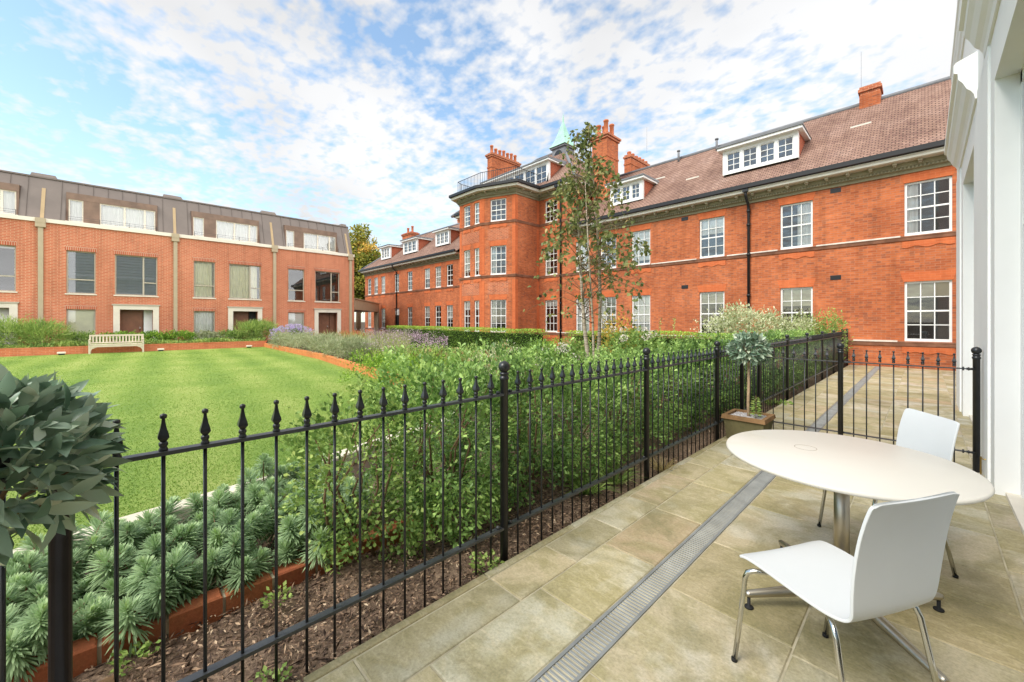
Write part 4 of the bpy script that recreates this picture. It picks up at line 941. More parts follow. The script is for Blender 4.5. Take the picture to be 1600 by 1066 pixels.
    sm.build('standing_seams', 'seam', root)
    rec = MB(); xb = XH-0.62
    segs = [(dy0, dy0+0.08), (dy0+0.60, dy0+1.20), (dy1-0.09, dy1)]
    for a, b in segs: rec.box(xb-0.05, xb, a, b, 6.5, 7.82)
    rec.box(xb-0.05, xb+0.01, dy0, dy1, 7.82, dz1); rec.face([(sl_(dz1), dy0, dz1), (sl_(dz1), dy1, dz1), (xb, dy1, dz1), (xb, dy0, dz1)])
    for y in (dy0, dy1): rec.face([(sl_(6.5), y, 6.5), (sl_(dz1), y, dz1), (xb, y, dz1), (xb-0.05, y, 6.5)])
    rec.build('dormer_cladding', 'zinc_dark', root)
    for (y, w, k_) in ((dy0+0.08, 0.52, ''), (dy0+1.20, dy1-0.09-dy0-1.20, 'three')):
        f = 0.05; h = 1.14; fr = MB(); y0_ = 0.0
        fr.box(0, f, y0_, 0.05, 0, h); fr.box(w-f, w, y0_, 0.05, 0, h); fr.box(f, w-f, y0_, 0.05, 0, f); fr.box(f, w-f, y0_, 0.05, h-f, h)
        if k_:
            for t in (0.43, 0.80): fr.box(w*t-0.04, w*t+0.04, -0.004, 0.046, f, h-f)
        o = fr.build('window', 'portland', root, (xb-0.03, y, 6.68), R(90))
        g = MB(); g.face([(f, 0.02, f), (w-f, 0.02, f), (w-f, 0.02, h-f), (f, 0.02, h-f)]); g.build('pane', 'glass', o)
        c_ = MB(); top = []
        for q_ in range(70): x = w*q_/69; top.append((x, 0.14+0.02*math.sin(x*40+1.6*math.sin(x*8))))
        amt = kinds[4]
        c_.ring([[(x, y_, zz_) for x, y_ in top] for zz_ in (0.0, h)], False, False, False, closed=False); c_.build('curtain', amt, o)
    mb = MB(); mb.box(XH-0.63, XH-0.22, dy0, dy1, 6.52, 6.62); mb.build('balcony_sill', 'coping', root)
    rl = MB()
    for z in (6.74, 6.84): rl.tube([(XH-0.16, dy0+0.1, z), (XH-0.16, dy1-0.05, z)], 0.006, 4)
    for q_ in range(4): y = dy0+0.1+(dy1-dy0-0.15)*q_/3; rl.box(XH-0.17, XH-0.15, y-0.01, y+0.01, 6.5, 6.86)
    rl.build('guard_rail', 'black_iron', root)
    # roof plant upstand
    mb = MB(); ya = yb+HW-0.50
    mb.ring([[(xt-0.08, ya, HTOP+0.05), (xt-0.08, ya+0.95 if idx < 3 else ya+0.45, HTOP+0.05), (xt-1.2, ya+0.95 if idx < 3 else ya+0.45, HTOP+0.05), (xt-1.2, ya, HTOP+0.05)], [(xt-0.18, ya+0.05, HTOP+0.25), (xt-0.18, ya+0.85 if idx < 3 else ya+0.4, HTOP+0.25), (xt-1.2, ya+0.85 if idx < 3 else ya+0.4, HTOP+0.25), (xt-1.2, ya+0.05, HTOP+0.25)]], False)
    mb.build('roof_upstand', 'zinc_brown', root)
    # downpipe with hopper, channel in the mansard above it
    mb = MB(); y = yb+5.03
    mb.box(XH+0.02, XH+0.14, y-0.085, y+0.085, 0, 6.1); mb.box(XH+0.01, XH+0.20, y-0.17, y+0.17, 6.10, 6.355); mb.box(XH+0.092, XH+0.21, y-0.17, y+0.17, 6.3, 6.54)
    mb.build('downpipe', 'taupe_metal', root)
    mb = MB(); mb.ring([[(sl_(z)+d_, y+s_, z) for s_, d_ in ((-0.065, 0.004), (0.065, 0.004), (0.065, 0.02), (-0.065, 0.02))] for z in (6.56, 8.25)], False); mb.build('roof_channel', 'gold_metal', root)
    return root
Y0H = -3.12
house(Y0H-HW, 0, 'terrace house cut by the left edge of the photo, nearest end of the row', [(None), ('half', 0.06), None, 0, 'curtain_white'])
house(Y0H, 1, 'terrace house behind the bench, with dark slatted blinds on its first floor', [('dark', 0.98), ('dark', 0.98), ('stripe', 0.98), 0, 'curtain_white'])
house(Y0H+HW, 2, 'terrace house with cream curtains filling both first-floor windows', [('cream', 0.96), ('cream', 0.92), ('white', 0.98), 2, 'curtain_white'])
house(Y0H+2*HW, 3, 'end terrace house next to the tree, with a half-drawn white blind downstairs', [None, None, ('half', 0.45), 1, 'blind_light'])
# flat-roofed link between the terrace and the mansion
lk = empty('link_canopy', (-33.5, 15, 0), 'beige flat-roofed link between the terrace end and the old mansion', 'canopy')
a_, b_ = Vector((-30.4, 12.5, 0)), Vector((-37.6, 17.9, 0)); u = (b_-a_).normalized(); n_ = Vector((u.y, -u.x, 0))*-1
n_ = Vector((0.62, 0.78, 0)); n_ = Vector((-u.y, u.x, 0)); n_ = n_ if n_.x < 0 else -n_
def obox(mb, s0, s1, d0, d1, z0, z1):
    q = [a_+u*s0+n_*d0, a_+u*s1+n_*d0, a_+u*s1+n_*d1, a_+u*s0+n_*d1]
    mb.ring([[(p.x, p.y, z0) for p in q], [(p.x, p.y, z1) for p in q]], False)
L_ = (b_-a_).length
mb = MB(); obox(mb, 0, L_, 0, 3.0, 2.42, 3.22); obox(mb, -0.05, L_+0.05, -0.06, 3.0, 3.223, 3.30); mb.build('roof', 'taupe_metal', lk)
mb = MB(); obox(mb, L_-0.55, L_-0.02, 0.02, 0.4, -0.1, 2.417); mb.build('post', 'taupe_metal', lk)
mb = MB(); obox(mb, 0, L_, 2.4, 2.45, -0.1, 2.4); mb.build('glazed_wall', 'dark_room', lk)
mb = MB(); obox(mb, 0.2, L_-0.6, 2.3, 2.32, 0, 2.4); mb.build('glazing', 'glass', lk)

# ================================================================ WHITE BUILDING ON THE RIGHT
wb = empty('white_building', (2.5, 4, 0), 'white rendered building with moulded hoods along the right side of the patio', 'building')
XW = 0.42
mb = MB()
holes = [(3.9+4, 5.42+4, -0.05, 3.60), (7.53+4, 9.53+4, -0.05, 3.68), (-1+4, 2.2+4, -0.05, 3.6)]
wall_holes(mb, (XW, 11.25), (0, -1), 15.25, -0.1, 9.2, [(11.25-h[1]+4, 11.25-h[0]+4, h[2], h[3]) for h in holes], (1, 0), 0.17)
mb.box(XW+0.001, 6, 11.245, 11.255, -0.1, 9.2); mb.box(XW, 6, -4.0, -3.99, -0.1, 9.2); mb.box(XW, 6, -4, 11.25, 9.2, 9.25)
mb.build('wall', 'render_white', wb)
mb = MB(); mb.box(XW-0.018, XW+0.01, 5.72, 6.78, -0.02, 4.05); mb.build('pilaster', 'render_white', wb); mb = MB(); mb.box(XW-0.018, XW+0.01, 9.95, 11.0, -0.02, 4.05); mb.build('pilaster', 'render_white', wb)
for y0, y1, zt in ((3.9, 5.42, 3.60), (7.53, 9.53, 3.68), (-1, 2.2, 3.6)):
    mb = MB(); mb.box(XW+0.14, XW+0.20, y0+0.0, y0+0.09, 0.03, zt); mb.box(XW+0.14, XW+0.20, y1-0.09, y1, 0.03, zt); mb.box(XW+0.14, XW+0.20, y0, y1, zt-0.10, zt); mb.box(XW+0.145, XW+0.195, (y0+y1)/2-0.05, (y0+y1)/2+0.05, 0.03, zt-0.1); mb.box(XW+0.145, XW+0.195, y0+0.09, y1-0.09, 2.3, 2.4)
    o = mb.build('window', 'white_paint', wb)
    mb = MB(); mb.box(XW+0.165, XW+0.17, y0+0.09, y1-0.09, 0.05, zt-0.1); g = mb.build('pane', 'glass', wb); g.parent = o; g.location = (0,0,0)
    mb = MB(); mb.box(XW+0.9, XW+0.95, y0-0.4, y1+0.4, 0.0, zt); g = mb.build('room', 'dark_room', wb); g.parent = o; g.location = (0,0,0)
    mb = MB(); mb.box(XW+0.06, XW+0.22, y0, y1, -0.05, 0.035); g = mb.build('threshold', 'portland', wb); g.parent = o; g.location = (0,0,0)
def hood(y0, y1, zb, xo, name='hood_moulding', d=0.0):
    w = XW-xo
    prof = [(0, zb), (0.02, zb), (0.03, zb+0.06), (0.05, zb+0.10), (w*0.45, zb+0.14), (w*0.62, zb+0.22), (w*0.80, zb+0.27), (w*0.83, zb+0.34), (w, zb+0.36), (w, zb+0.45), (w*0.9, zb+0.48), (0, zb+0.54)]
    m_ = MB(); m_.ring([[(XW-o, y, z) for o, z in prof] for y in (y1, y0)], False); m_.build(name, 'render_white', wb)
hood(7.0, 10.3, 4.06, 0.235); hood(2.2, 6.0, 4.06, 0.235); hood(-2.0, 1.2, 4.06, 0.235)
hood(-4, 11.2, 5.75, 0.33, 'string_moulding')
tb = empty('brass_tap', (XW-0.03, 5.95, 0.1), 'small brass pipe fitting low on the white pilaster by the gate post', 'pipe')
mb = MB(); mb.tube([(0.03, -0.10, 0.09), (-0.01, -0.10, 0.09), (-0.012, -0.06, 0.09), (-0.012, 0.02, 0.085), (-0.012, 0.025, -0.09)], 0.006, 6); mb.build('pipe', 'brass', tb, tuple(tb.location))

# ================================================================ RAILINGS
FX = -1.87
def bar_meshes():
    mb = MB(); mb.tube([(0, 0, -0.07), (0, 0, 1.03)], 0.0062, 8); b = mb.build('bar', 'black_iron'); bm_ = b.data; bpy.data.objects.remove(b)
    mb = MB(); mb.lathe([(0.012, 0), (0.0135, 0.004), (0.0135, 0.010), (0.0105, 0.014), (0.0105, 0.018), (0.0135, 0.022), (0.0135, 0.030), (0.009, 0.036)], (0, 0, 1.04), 10)
    mb.ring([[(r_*math.cos(2*math.pi*(k+0.5)/4), r_*math.sin(2*math.pi*(k+0.5)/4), 1.04+z) for k in range(4)] for r_, z in ((0.009, 0.034), (0.0225, 0.050), (0.0205, 0.060), (0.0125, 0.082), (0.0075, 0.104), (0.0062, 0.117))], False)
    mb.lathe([(0.0, 0.114), (0.009, 0.117), (0.0105, 0.124), (0.009, 0.131), (0.0, 0.135)], (0, 0, 1.04), 8)
    f = mb.build('finial', 'black_iron'); fm = f.data; bpy.data.objects.remove(f)
    return bm_, fm
BARM, FINM = bar_meshes()
def post_mesh():
    mb = MB(); mb.lathe([(0.0258, -0.12), (0.0258, 1.125), (0.030, 1.128), (0.0315, 1.135), (0.030, 1.145), (0.025, 1.150), (0.025, 1.158), (0.030, 1.162), (0.030, 1.170), (0.020, 1.178)], (0, 0, 0), 16)
    p = mb.build('post', 'black_iron'); pm_ = p.data; bpy.data.objects.remove(p)
    mb = MB(); mb.lathe([(0.0375*math.sin(R(a_)), 1.209-0.0375*math.cos(R(a_))) for a_ in range(15, 181, 15)], (0, 0, 0), 16)
    p = mb.build('ball', 'black_iron'); bl = p.data; bpy.data.objects.remove(p)
    return pm_, bl
POSTM, BALLM = post_mesh()
def add_post(root, x, y):
    o = link('post', POSTM, root, (x, y, 0)); link('ball', BALLM, o); return o
def add_bar(root, x, y):
    o = link('bar', BARM, root, (x, y, 0)); link('finial', FINM, o); return o
fence = empty('iron_fence', (FX, 5, 0), 'long black iron fence with spear finials and ball-topped posts beside the shrubs', 'fence')
PY = [-0.155, 1.73, 3.61, 5.50, 7.38, 9.28, 11.17, 13.12, 15.02, 16.85, 17.95]
for y in PY: add_post(fence, FX, y)
for nm, z0, z1, hw in (('top_rail', 1.028, 1.042, 0.019), ('bottom_rail', 0.175, 0.19, 0.019)):
    mb = MB(); mb.box(FX-hw, FX+hw, -1.9, 17.98, z0, z1)
    for y in PY:
        for s_ in (-1, 1): mb.lathe([(0.0, 0), (0.013, 0.0), (0.013, 0.014), (0.0, 0.02)], (FX+0.0, y+s_*0.052, z1), 6)
    mb.build(nm, 'rail_iron', fence)
bars = []
for a, b in zip([-2.04]+PY[:-1], PY):
    k_ = max(1, int(round((b-a)/0.1165))); k_ -= 1
    for q in range(1, k_+1):
        y = a+(b-a)*q/(k_+1)+(0.006 if k_ > 5 else 0)
        if y > -0.55: bars.append(y)
for y in bars[:97]: add_bar(fence, FX, y)
mb = MB()
for y in bars[97:]:
    mb.tube([(FX, y, -0.07), (FX, y, 1.03)], 0.0062, 5); mb.lathe([(0.013, 0), (0.013, 0.03), (0.0235, 0.052), (0.008, 0.116), (0.010, 0.124), (0.0, 0.135)], (FX, y, 1.04), 5)
o = mb.build('far_bars', 'black_iron', fence); o['kind'] = 'stuff'
# cross fence and gate
GY = 6.07
cf = empty('cross_fence', (-1.25, GY, 0), 'short black railing panel across the patio behind the potted bay tree', 'fence')
add_post(cf, -1.745, GY); add_post(cf, -0.693, GY)
def hrail(root, x0, x1, z, nm, r_=0.010):
    mb = MB(); mb.box(x0, x1, GY-0.016, GY+0.016, z-0.006, z+0.006); return mb.build(nm, 'rail_iron', root)
hrail(cf, -1.745, -0.693, 1.024, 'top_rail'); hrail(cf, -1.745, -0.693, 0.19, 'bottom_rail')
for q in range(8): add_bar(cf, -0.693-0.1115*(q+1)-0.014, GY)
gt = empty('iron_gate', (-0.17, GY, 0), 'black iron gate with spear finials beside the white wall', 'gate')
hrail(gt, -0.66, 0.295, 1.024, 'top_rail'); hrail(gt, -0.66, 0.295, 0.19, 'bottom_rail')
for q in range(8): add_bar(gt, -0.693+0.0575+0.1117*(q+0.55)-0.03+0.03, GY)
mb = MB()
for z in (1.024, 0.19):
    mb.tube([(0.29, GY, z), (0.345, GY, z)], 0.012, 8); mb.tube([(0.262, GY, z), (0.275, GY, z)], 0.019, 8); mb.tube([(0.30, GY, z), (0.31, GY, z)], 0.017, 8)
    mb.tube([(-0.668, GY, z), (-0.60, GY, z)], 0.012, 8)
mb.build('hinge', 'black_iron', gt)
gp = empty('gate_post', (0.357, GY+0.02, 0), 'single black ball-topped post standing against the white wall at the gate', 'post')
link('shaft', POSTM, gp, (0.357, GY+0.02, 0)); 
link('ball', BALLM, gp, (0.357, GY+0.02, 0))

# ================================================================ TABLE AND CHAIRS
TX, TY = -0.332, 2.845
tab = empty('round_table', (TX, TY, 0), 'round cream table with a small centre ring on a brushed steel cross base', 'table')
mb = MB(); r0 = 0.553; zt = 0.75
mb.lathe([(0.0, zt-0.028), (r0-0.022, zt-0.028), (r0-0.006, zt-0.022), (r0, zt-0.012), (r0-0.003, zt-0.004), (r0-0.010, zt), (0.0, zt)], (TX, TY, 0), 96)
mb.build('table_top', 'table_cream', tab)
mb = MB(); hx_, hy_ = -0.492, 2.895
mb.ring([[(hx_+r_*math.cos(2*math.pi*k/32), hy_+r_*math.sin(2*math.pi*k/32), z) for k in range(32)] for r_, z in ((0.055, zt-0.001), (0.055, zt+0.0006), (0.0535, zt+0.0006), (0.0535, zt-0.001))], False, False, False)
mb.build('grommet_ring', 'planter_rim', tab)
mb = MB(); mb.lathe([(0.036, 0.10), (0.033, zt-0.034)], (TX+0.02, TY-0.07, 0), 24); mb.lathe([(0.10, zt-0.045), (0.13, zt-0.030)], (TX+0.02, TY-0.07, 0), 24); mb.build('column', 'brushed_steel', tab)
bcx, bcy = -0.295, 2.685
mb = MB(); mb.lathe([(0.0, 0.06), (0.06, 0.07), (0.06, 0.12), (0.036, 0.16), (0.0, 0.17)], (bcx+0.0, bcy+0.06, 0), 20); mb.build('hub', 'brushed_steel', tab)
for ang in (45, 135, 225, 315):
    d = Vector((math.cos(R(ang)), math.sin(R(ang)), 0)); c = Vector((bcx, bcy, 0))
    mb = MB(); mb.tube([c+Vector((0, 0, 0.115)), c+d*0.25+Vector((0, 0, 0.092)), c+d*0.49+Vector((0, 0, 0.072)), c+d*0.505+Vector((0, 0, 0.071))], [0.031, 0.026, 0.018, 0.012], 12)
    o = mb.build('arm', 'brushed_steel', tab)
    mb = MB(); f = c+d*0.488; mb.lathe([(0.0, 0.0), (0.021, 0.0), (0.022, 0.006), (0.018, 0.010), (0.008, 0.012), (0.008, 0.055)], (f.x, f.y, 0), 14); k = mb.build('foot', 'rubber', tab); k.parent = o; k.location = (0, 0, 0)

def chair(name, label, cx_, cy_, ang):
    """local: +x is the way the sitter faces, y the width; origin on the floor under the seat centre"""
    root = empty(name, (cx_, cy_, 0), label, 'chair', rot=ang)
    # side profile from the front lip over the seat to the top of the back
    ctrl = [(0.245, 0.437), (0.225, 0.452), (0.18, 0.462), (0.08, 0.460), (-0.04, 0.452), (-0.12, 0.446), (-0.165, 0.446), (-0.195, 0.455), (-0.215, 0.478), (-0.223, 0.515), (-0.229, 0.58), (-0.238, 0.67), (-0.252, 0.77), (-0.271, 0.85), (-0.284, 0.893), (-0.287, 0.902), (-0.2885, 0.906)]
    SW = [-1, -0.985, -0.95, -0.88, -0.7, -0.45, -0.2, 0, 0.2, 0.45, 0.7, 0.88, 0.95, 0.985, 1]; th = 0.011; mb = MB()
    def hw(i):                                         # half width along the profile, waisted at the bend
        t = i/(len(ctrl)-1)
        return 0.232-0.036*math.exp(-((t-0.46)/0.16)**2)-0.032*max(0, (t-0.55)/0.45)
    front, back = [], []
    for i, (x, z) in enumerate(ctrl):
        p, q = Vector(ctrl[max(i-1, 0)]), Vector(ctrl[min(i+1, len(ctrl)-1)]); tg = (q-p).normalized(); nn = Vector((tg.y, -tg.x))   # points up on the seat / forward on the back
        if nn.y < 0 and i < 6: nn = -nn
        if i >= 6 and nn.x < 0: nn = -nn
        t = i/(len(ctrl)-1); ra, rb = [], []
        for s_ in SW:
            y = s_*hw(i)
            cup = (0.008*s_*s_) if t > 0.6 else 0.006*s_*s_
            rc = 0.0
            if i in (0, len(ctrl)-1): rc = 0.014*max(0, (abs(s_)-0.88)/0.12)**2
            if i in (1, len(ctrl)-2): rc = 0.009*max(0, (abs(s_)-0.88)/0.12)**2
            dx, dz = (nn.x*cup, nn.y*cup); sgn = 1 if i == 0 else -1
            bx = x+dx+(-rc if i == 0 else 0); bz = z+dz-(rc if i >= len(ctrl)-2 else 0)
            ra.append((bx+nn.x*th/2, y, bz+nn.y*th/2)); rb.append((bx-nn.x*th/2, y, bz-nn.y*th/2))
        front.append(ra); back.append(rb)
    rings = [a+b[::-1] for a, b in zip(front, back)]
    mb.ring(rings, True)
    o = mb.build('seat_shell', 'chair_white', root, loc=(cx_, cy_, 0)); 
    md = o.modifiers.new('sub', 'SUBSURF'); md.levels = 1; md.render_levels = 2
    for sx_, sy_ in ((1, 1), (1, -1), (-1, 1), (-1, -1)):
        if sx_ > 0: path = [(0.10, sy_*0.13, 0.437), (0.13, sy_*0.20, 0.437), (0.152, sy_*0.232, 0.434), (0.168, sy_*0.247, 0.422), (0.176, sy_*0.253, 0.395), (0.19, sy_*0.258, 0.25), (0.222, sy_*0.264, 0.0)]
        else: path = [(-0.02, sy_*0.11, 0.432), (-0.10, sy_*0.165, 0.430), (-0.135, sy_*0.190, 0.427), (-0.158, sy_*0.205, 0.414), (-0.17, sy_*0.210, 0.385), (-0.195, sy_*0.217, 0.25), (-0.245, sy_*0.227, 0.0)]
        mb = MB(); mb.tube(path, 0.0105, 10); l = mb.build('leg', 'chrome', root, loc=(cx_, cy_, 0))
        e = path[-1]; mb = MB(); mb.lathe([(0.0125, 0.0), (0.0125, 0.014), (0.0105, 0.016)], (e[0], e[1], 0), 10); mb.build('foot_cap', 'rubber', l)
    mb = MB()
    for sy_ in (-1, 1): mb.tube([(0.10, sy_*0.13, 0.437), (-0.02, sy_*0.11, 0.432)], 0.0105, 8)
    mb.tube([(0.05, -0.13, 0.436), (0.05, 0.13, 0.436)], 0.009, 8); mb.build('under_frame', 'chrome', root, loc=(cx_, cy_, 0))
    return root
chair('side_chair', 'white moulded chair in front of the table, its back to the viewer', -0.262, 2.05, math.atan2(0.485, -0.875))
chair('side_chair', 'white moulded chair on the far side of the table, beside the gate', -0.205, 3.54, math.atan2(-0.555, -0.83))

# ================================================================ BENCH AND LAWN LIGHTS
bn = empty('garden_bench', (-26.95, -0.42, 0), 'pale wooden slatted garden bench against the low red wall', 'bench')
bx, by0, by1 = -26.95, -1.36, 0.52
mb = MB()
for q in range(4): mb.box(bx-0.16+q*0.12, bx-0.16+q*0.12+0.10, by0+0.03, by1-0.03, 0.40, 0.425)
mb.box(bx+0.26, bx+0.29, by0+0.06, by1-0.06, 0.30, 0.40); mb.build('seat', 'bench_wood', bn)
mb = MB(); mb.box(bx-0.25, bx-0.21, by0+0.03, by1-0.03, 0.79, 0.87); mb.box(bx-0.25, bx-0.21, by0+0.03, by1-0.03, 0.46, 0.52)
y = by0+0.10
while y < by1-0.08: mb.box(bx-0.24, bx-0.22, y, y+0.055, 0.52, 0.79); y += 0.112
mb.build('backrest', 'bench_wood', bn)
for y in (by0, by1-0.06):
    for x, h_ in ((bx-0.26, 0.87), (bx+0.24, 0.62)):
        mb = MB(); mb.box(x, x+0.06, y, y+0.06, -0.012, h_); mb.build('leg', 'bench_wood', bn)
    mb = MB(); mb.box(bx-0.26, bx+0.32, y-0.005, y+0.065, 0.622, 0.65); mb.build('armrest', 'bench_wood', bn)
mb = MB()
for y, s_ in ((by0+0.06, 1), (by1-0.06, -1)): mb.ring([[(bx+0.25, y, 0.30), (bx+0.25, y+s_*0.22, 0.30), (bx+0.25, y+s_*0.06, 0.22), (bx+0.25, y, 0.10)], [(bx+0.28, y, 0.30), (bx+0.28, y+s_*0.22, 0.30), (bx+0.28, y+s_*0.06, 0.22), (bx+0.28, y, 0.10)]], False)
mb.build('bracket', 'bench_wood', bn)
for y, lab in ((-2.2, 'small pale floodlight at the lawn edge left of the bench'), (1.15, 'small pale floodlight at the lawn edge right of the bench'), (4.95, 'small pale floodlight at the lawn corner near the lilac asters')):
    f = empty('garden_light', (-26.9, y, 0), lab, 'light', 'floodlights along the lawn edge')
    mb = MB(); mb.bbox(-26.98, -26.82, y-0.13, y+0.13, 0.06, 0.13, 0.01); mb.build('head', 'portland', f)
    mb = MB(); mb.box(-26.95, -26.90, y-0.10, y+0.10, -0.012, 0.058); mb.build('bracket', 'black_iron', f)

# ================================================================ PLANTS
def at_depth(px, d):
    a = R(46.09); dx = (px-800)/621.0
    return (d*(-math.sin(a)+math.cos(a)*dx), d*(math.cos(a)+math.sin(a)*dx))
def on_x(px, X):
    a = R(46.09); dx = (px-800)/621.0
    return X*(math.cos(a)+math.sin(a)*dx)/(-math.sin(a)+math.cos(a)*dx)
# ---- bay trees (clipped standards)
def bay(c, zc, r, n, label, seed, pot):
    root = empty('bay_tree', (c[0], c[1], 0), label, 'tree', 'clipped standard bay trees')
    d = sph(n); d[:, 2] = np.where(d[:, 2] < -0.8, -d[:, 2], d[:, 2])
    rr = r*np.where(rng.random(n) < 0.45, rng.uniform(0.45, 0.8, n), rng.uniform(0.72, 0.84, n))*lump(d, seed, 0.06)
    P = d*rr[:, None]*np.array([1, 1, 0.86])+np.array([0, 0, zc])
    D = unit(d*0.75+rng.normal(size=(n, 3))*0.42+np.array([0, 0, 0.22]))
    L = rng.uniform(0.058, 0.104, n)*r/0.24
    leaves('crown', P, D, L, L*rng.uniform(0.30, 0.42, n), 0.5+rng.normal(size=n)*0.30, 'leaf_bay', root, LANCE, up=d*1.0+rng.normal(size=(n, 3))*0.55+np.array([0, 0, 0.6]), bend=0.12, loc=(c[0], c[1], 0))
    mb = MB()
    for _ in range(26):
        t = Vector(sph(1)[0])*r*0.75; b = Vector((0, 0, zc-r*0.6)); mb.tube([b, b.lerp(Vector((t.x, t.y, zc+t.z*0.9)), 0.5)+Vector((0, 0, 0.02)), Vector((t.x, t.y, zc+t.z*0.9))], [0.007, 0.005, 0.002], 5)
    mb.build('twigs', 'bark_twig', root, (c[0], c[1], 0))
    mb = MB(); mb.tube([(0.005, 0, 0.22), (-0.004, 0.003, 0.45), (0.004, -0.002, 0.7), (0, 0, zc-r*0.3)], [0.019, 0.017, 0.016, 0.013], 10); mb.build('trunk', 'trunk_bay', root, (c[0], c[1], 0))
    return root
bay((-1.655, -0.275), 1.115, 0.262, 900, 'large grey-green clipped bay crown close up at the left edge, over the first post', 3, None)
bay((-1.57, 5.72), 1.135, 0.245, 850, 'potted bay tree with round clipped crown in the square stone planter by the cross fence', 5, None)
def planter(x, y, h, label, ww=0.225):
    pr = empty('square_planter', (x, y, 0), label, 'planter')
    mb = MB(); t = 0.03; a, b = ww-0.03, ww
    mb.ring([[(x+sx_*a, y+sy_*a, 0.0) for sx_, sy_ in ((-1,-1),(1,-1),(1,1),(-1,1))], [(x+sx_*b, y+sy_*b, h-0.05) for sx_, sy_ in ((-1,-1),(1,-1),(1,1),(-1,1))]], False); mb.build('body', 'planter_stone', pr)
    mb = MB(); o_, i_ = ww+0.022, ww-0.03
    for s0 in range(4):
        cs = [(-1,-1),(1,-1),(1,1),(-1,1)]; p, q = cs[s0], cs[(s0+1) % 4]
        mb.ring([[(x+p[0]*o_, y+p[1]*o_, h-0.048), (x+p[0]*i_, y+p[1]*i_, h-0.048), (x+p[0]*i_, y+p[1]*i_, h), (x+p[0]*(o_-0.008), y+p[1]*(o_-0.008), h)], [(x+q[0]*o_, y+q[1]*o_, h-0.048), (x+q[0]*i_, y+q[1]*i_, h-0.048), (x+q[0]*i_, y+q[1]*i_, h), (x+q[0]*(o_-0.008), y+q[1]*(o_-0.008), h)]], False)
    mb.build('rim', 'planter_rim', pr)
    mb = MB()
    for _ in range(330):
        px_, py_ = x+rnd.uniform(-i_, i_)*0.95, y+rnd.uniform(-i_, i_)*0.95; s_ = rnd.uniform(0.008, 0.017)
        mb.lathe([(0, -s_*0.6), (s_, -s_*0.2), (s_*0.9, s_*0.35), (0, s_*0.6)], (px_, py_, h-0.028), 6, sx=rnd.uniform(0.8, 1.4))
    mb.box(x-i_, x+i_, y-i_, y+i_, h-0.049, h-0.030)
    o = mb.build('gravel', 'pebble', pr); o['kind'] = 'stuff'
planter(-1.57, 5.72, 0.31, 'square mossy stone planter with orange rim holding the bay tree')
planter(-1.655, -0.275, 0.31, 'square stone planter below the left-edge bay crown')
# seedling in the planter
sp = empty('seedling', (-1.47, 5.66, 0.29), 'small green leafy seedling growing beside the bay trunk in the planter', 'plant')
n = 60; t = np.linspace(0.02, 0.26, n); ang = np.arange(n)*2.4
leaves('foliage', np.stack([0.01*np.cos(ang), 0.01*np.sin(ang), t], 1), np.stack([np.cos(ang), np.sin(ang), 0.1+0*ang], 1), 0.075*(1.15-t*2.4), 0.03*(1.1-t*2), rng.uniform(0.4, 0.9, n), 'leaf_mid', sp, loc=(-1.47, 5.66, 0.29))
mb = MB(); mb.tube([(0, 0, -0.02), (0.004, 0, 0.14), (0, 0.003, 0.28)], 0.003, 5); mb.build('stem', 'bark_twig', sp, (-1.47, 5.66, 0.29))

# ---- spurge (euphorbia) in the near bed: each plant carries a few bottle-brush rosettes
def rosette(c, ax, r, n):
    t = rng.random(n)**0.8; phi = np.arange(n)*2.39996
    ax = Vector(ax).normalized(); u = ax.orthogonal().normalized(); v = ax.cross(u)
    el = (1-t)*1.42-0.38*t+rng.normal(size=n)*0.10              # young leaves upright, old ones hang
    ca, sa = np.cos(el), np.sin(el)
    D = (np.cos(phi)*ca)[:, None]*np.array(u)+(np.sin(phi)*ca)[:, None]*np.array(v)+sa[:, None]*np.array(ax)
    P = np.array(c)+np.array(ax)*(-t*r*1.05)[:, None]
    L = r*(0.45+0.52*np.sqrt(t))*rng.uniform(0.85, 1.12, n)
    return P, D, L, 0.78-0.62*t**0.6+rng.normal(size=n)*0.10
eu_lab = 'blue-green spurge plant with bottlebrush rosettes in the bed behind the brick edging'
cells = []
yy = -1.35
while yy < 1.45:
    for xx in np.arange(-2.76, -4.2, -0.36):
        xj, yj = xx+rnd.uniform(-0.08, 0.08), yy+rnd.uniform(-0.1, 0.1)
        lim = -3.72-0.19*(yj+0.6)+0.10
        if xj > lim-0.02 and not (yj > 1.05 and xj > -2.9): cells.append((xj, yj))
    yy += 0.36
for i, (x, y) in enumerate(cells):
    root = empty('spurge_plant', (x, y, -0.05), eu_lab, 'plant', 'blue-green spurge plants in the near bed')
    Ps, Ds, Ls, Ts, tips = [], [], [], [], []
    far = max(0, min(1, (-2.8-x)/1.2))
    for q in range(8):
        a = q*0.9+rnd.uniform(-0.5, 0.5); rr = 0.05 if q == 0 else rnd.uniform(0.09, 0.22)
        h_ = rnd.uniform(0.22, 0.36)-rr*0.35+0.03*far+(0.06 if q == 0 else 0)
        c = (math.cos(a)*rr, math.sin(a)*rr, h_); ax = (math.cos(a)*rr*2.4+rnd.uniform(-0.12, 0.12), math.sin(a)*rr*2.4+rnd.uniform(-0.12, 0.12), 1)
        P, D, L, T = rosette(c, ax, rnd.uniform(0.095, 0.14), 260); Ps.append(P); Ds.append(D); Ls.append(L); Ts.append(T+rnd.uniform(-0.14, 0.14)); tips.append(c)
    P, D, L, T = map(np.concatenate, (Ps, Ds, Ls, Ts))
    leaves('rosettes', P, D, L, 0.0078, T, 'leaf_euph', root, STRAP, up=np.tile([0.02, 0.01, 1.0], (len(P), 1))+rng.normal(size=(len(P), 3))*0.1, bend=0.20, loc=(x, y, -0.05))
    o = stems('stems', root, (0, 0, 0), tips, 0.008); o.location = (0, 0, 0)

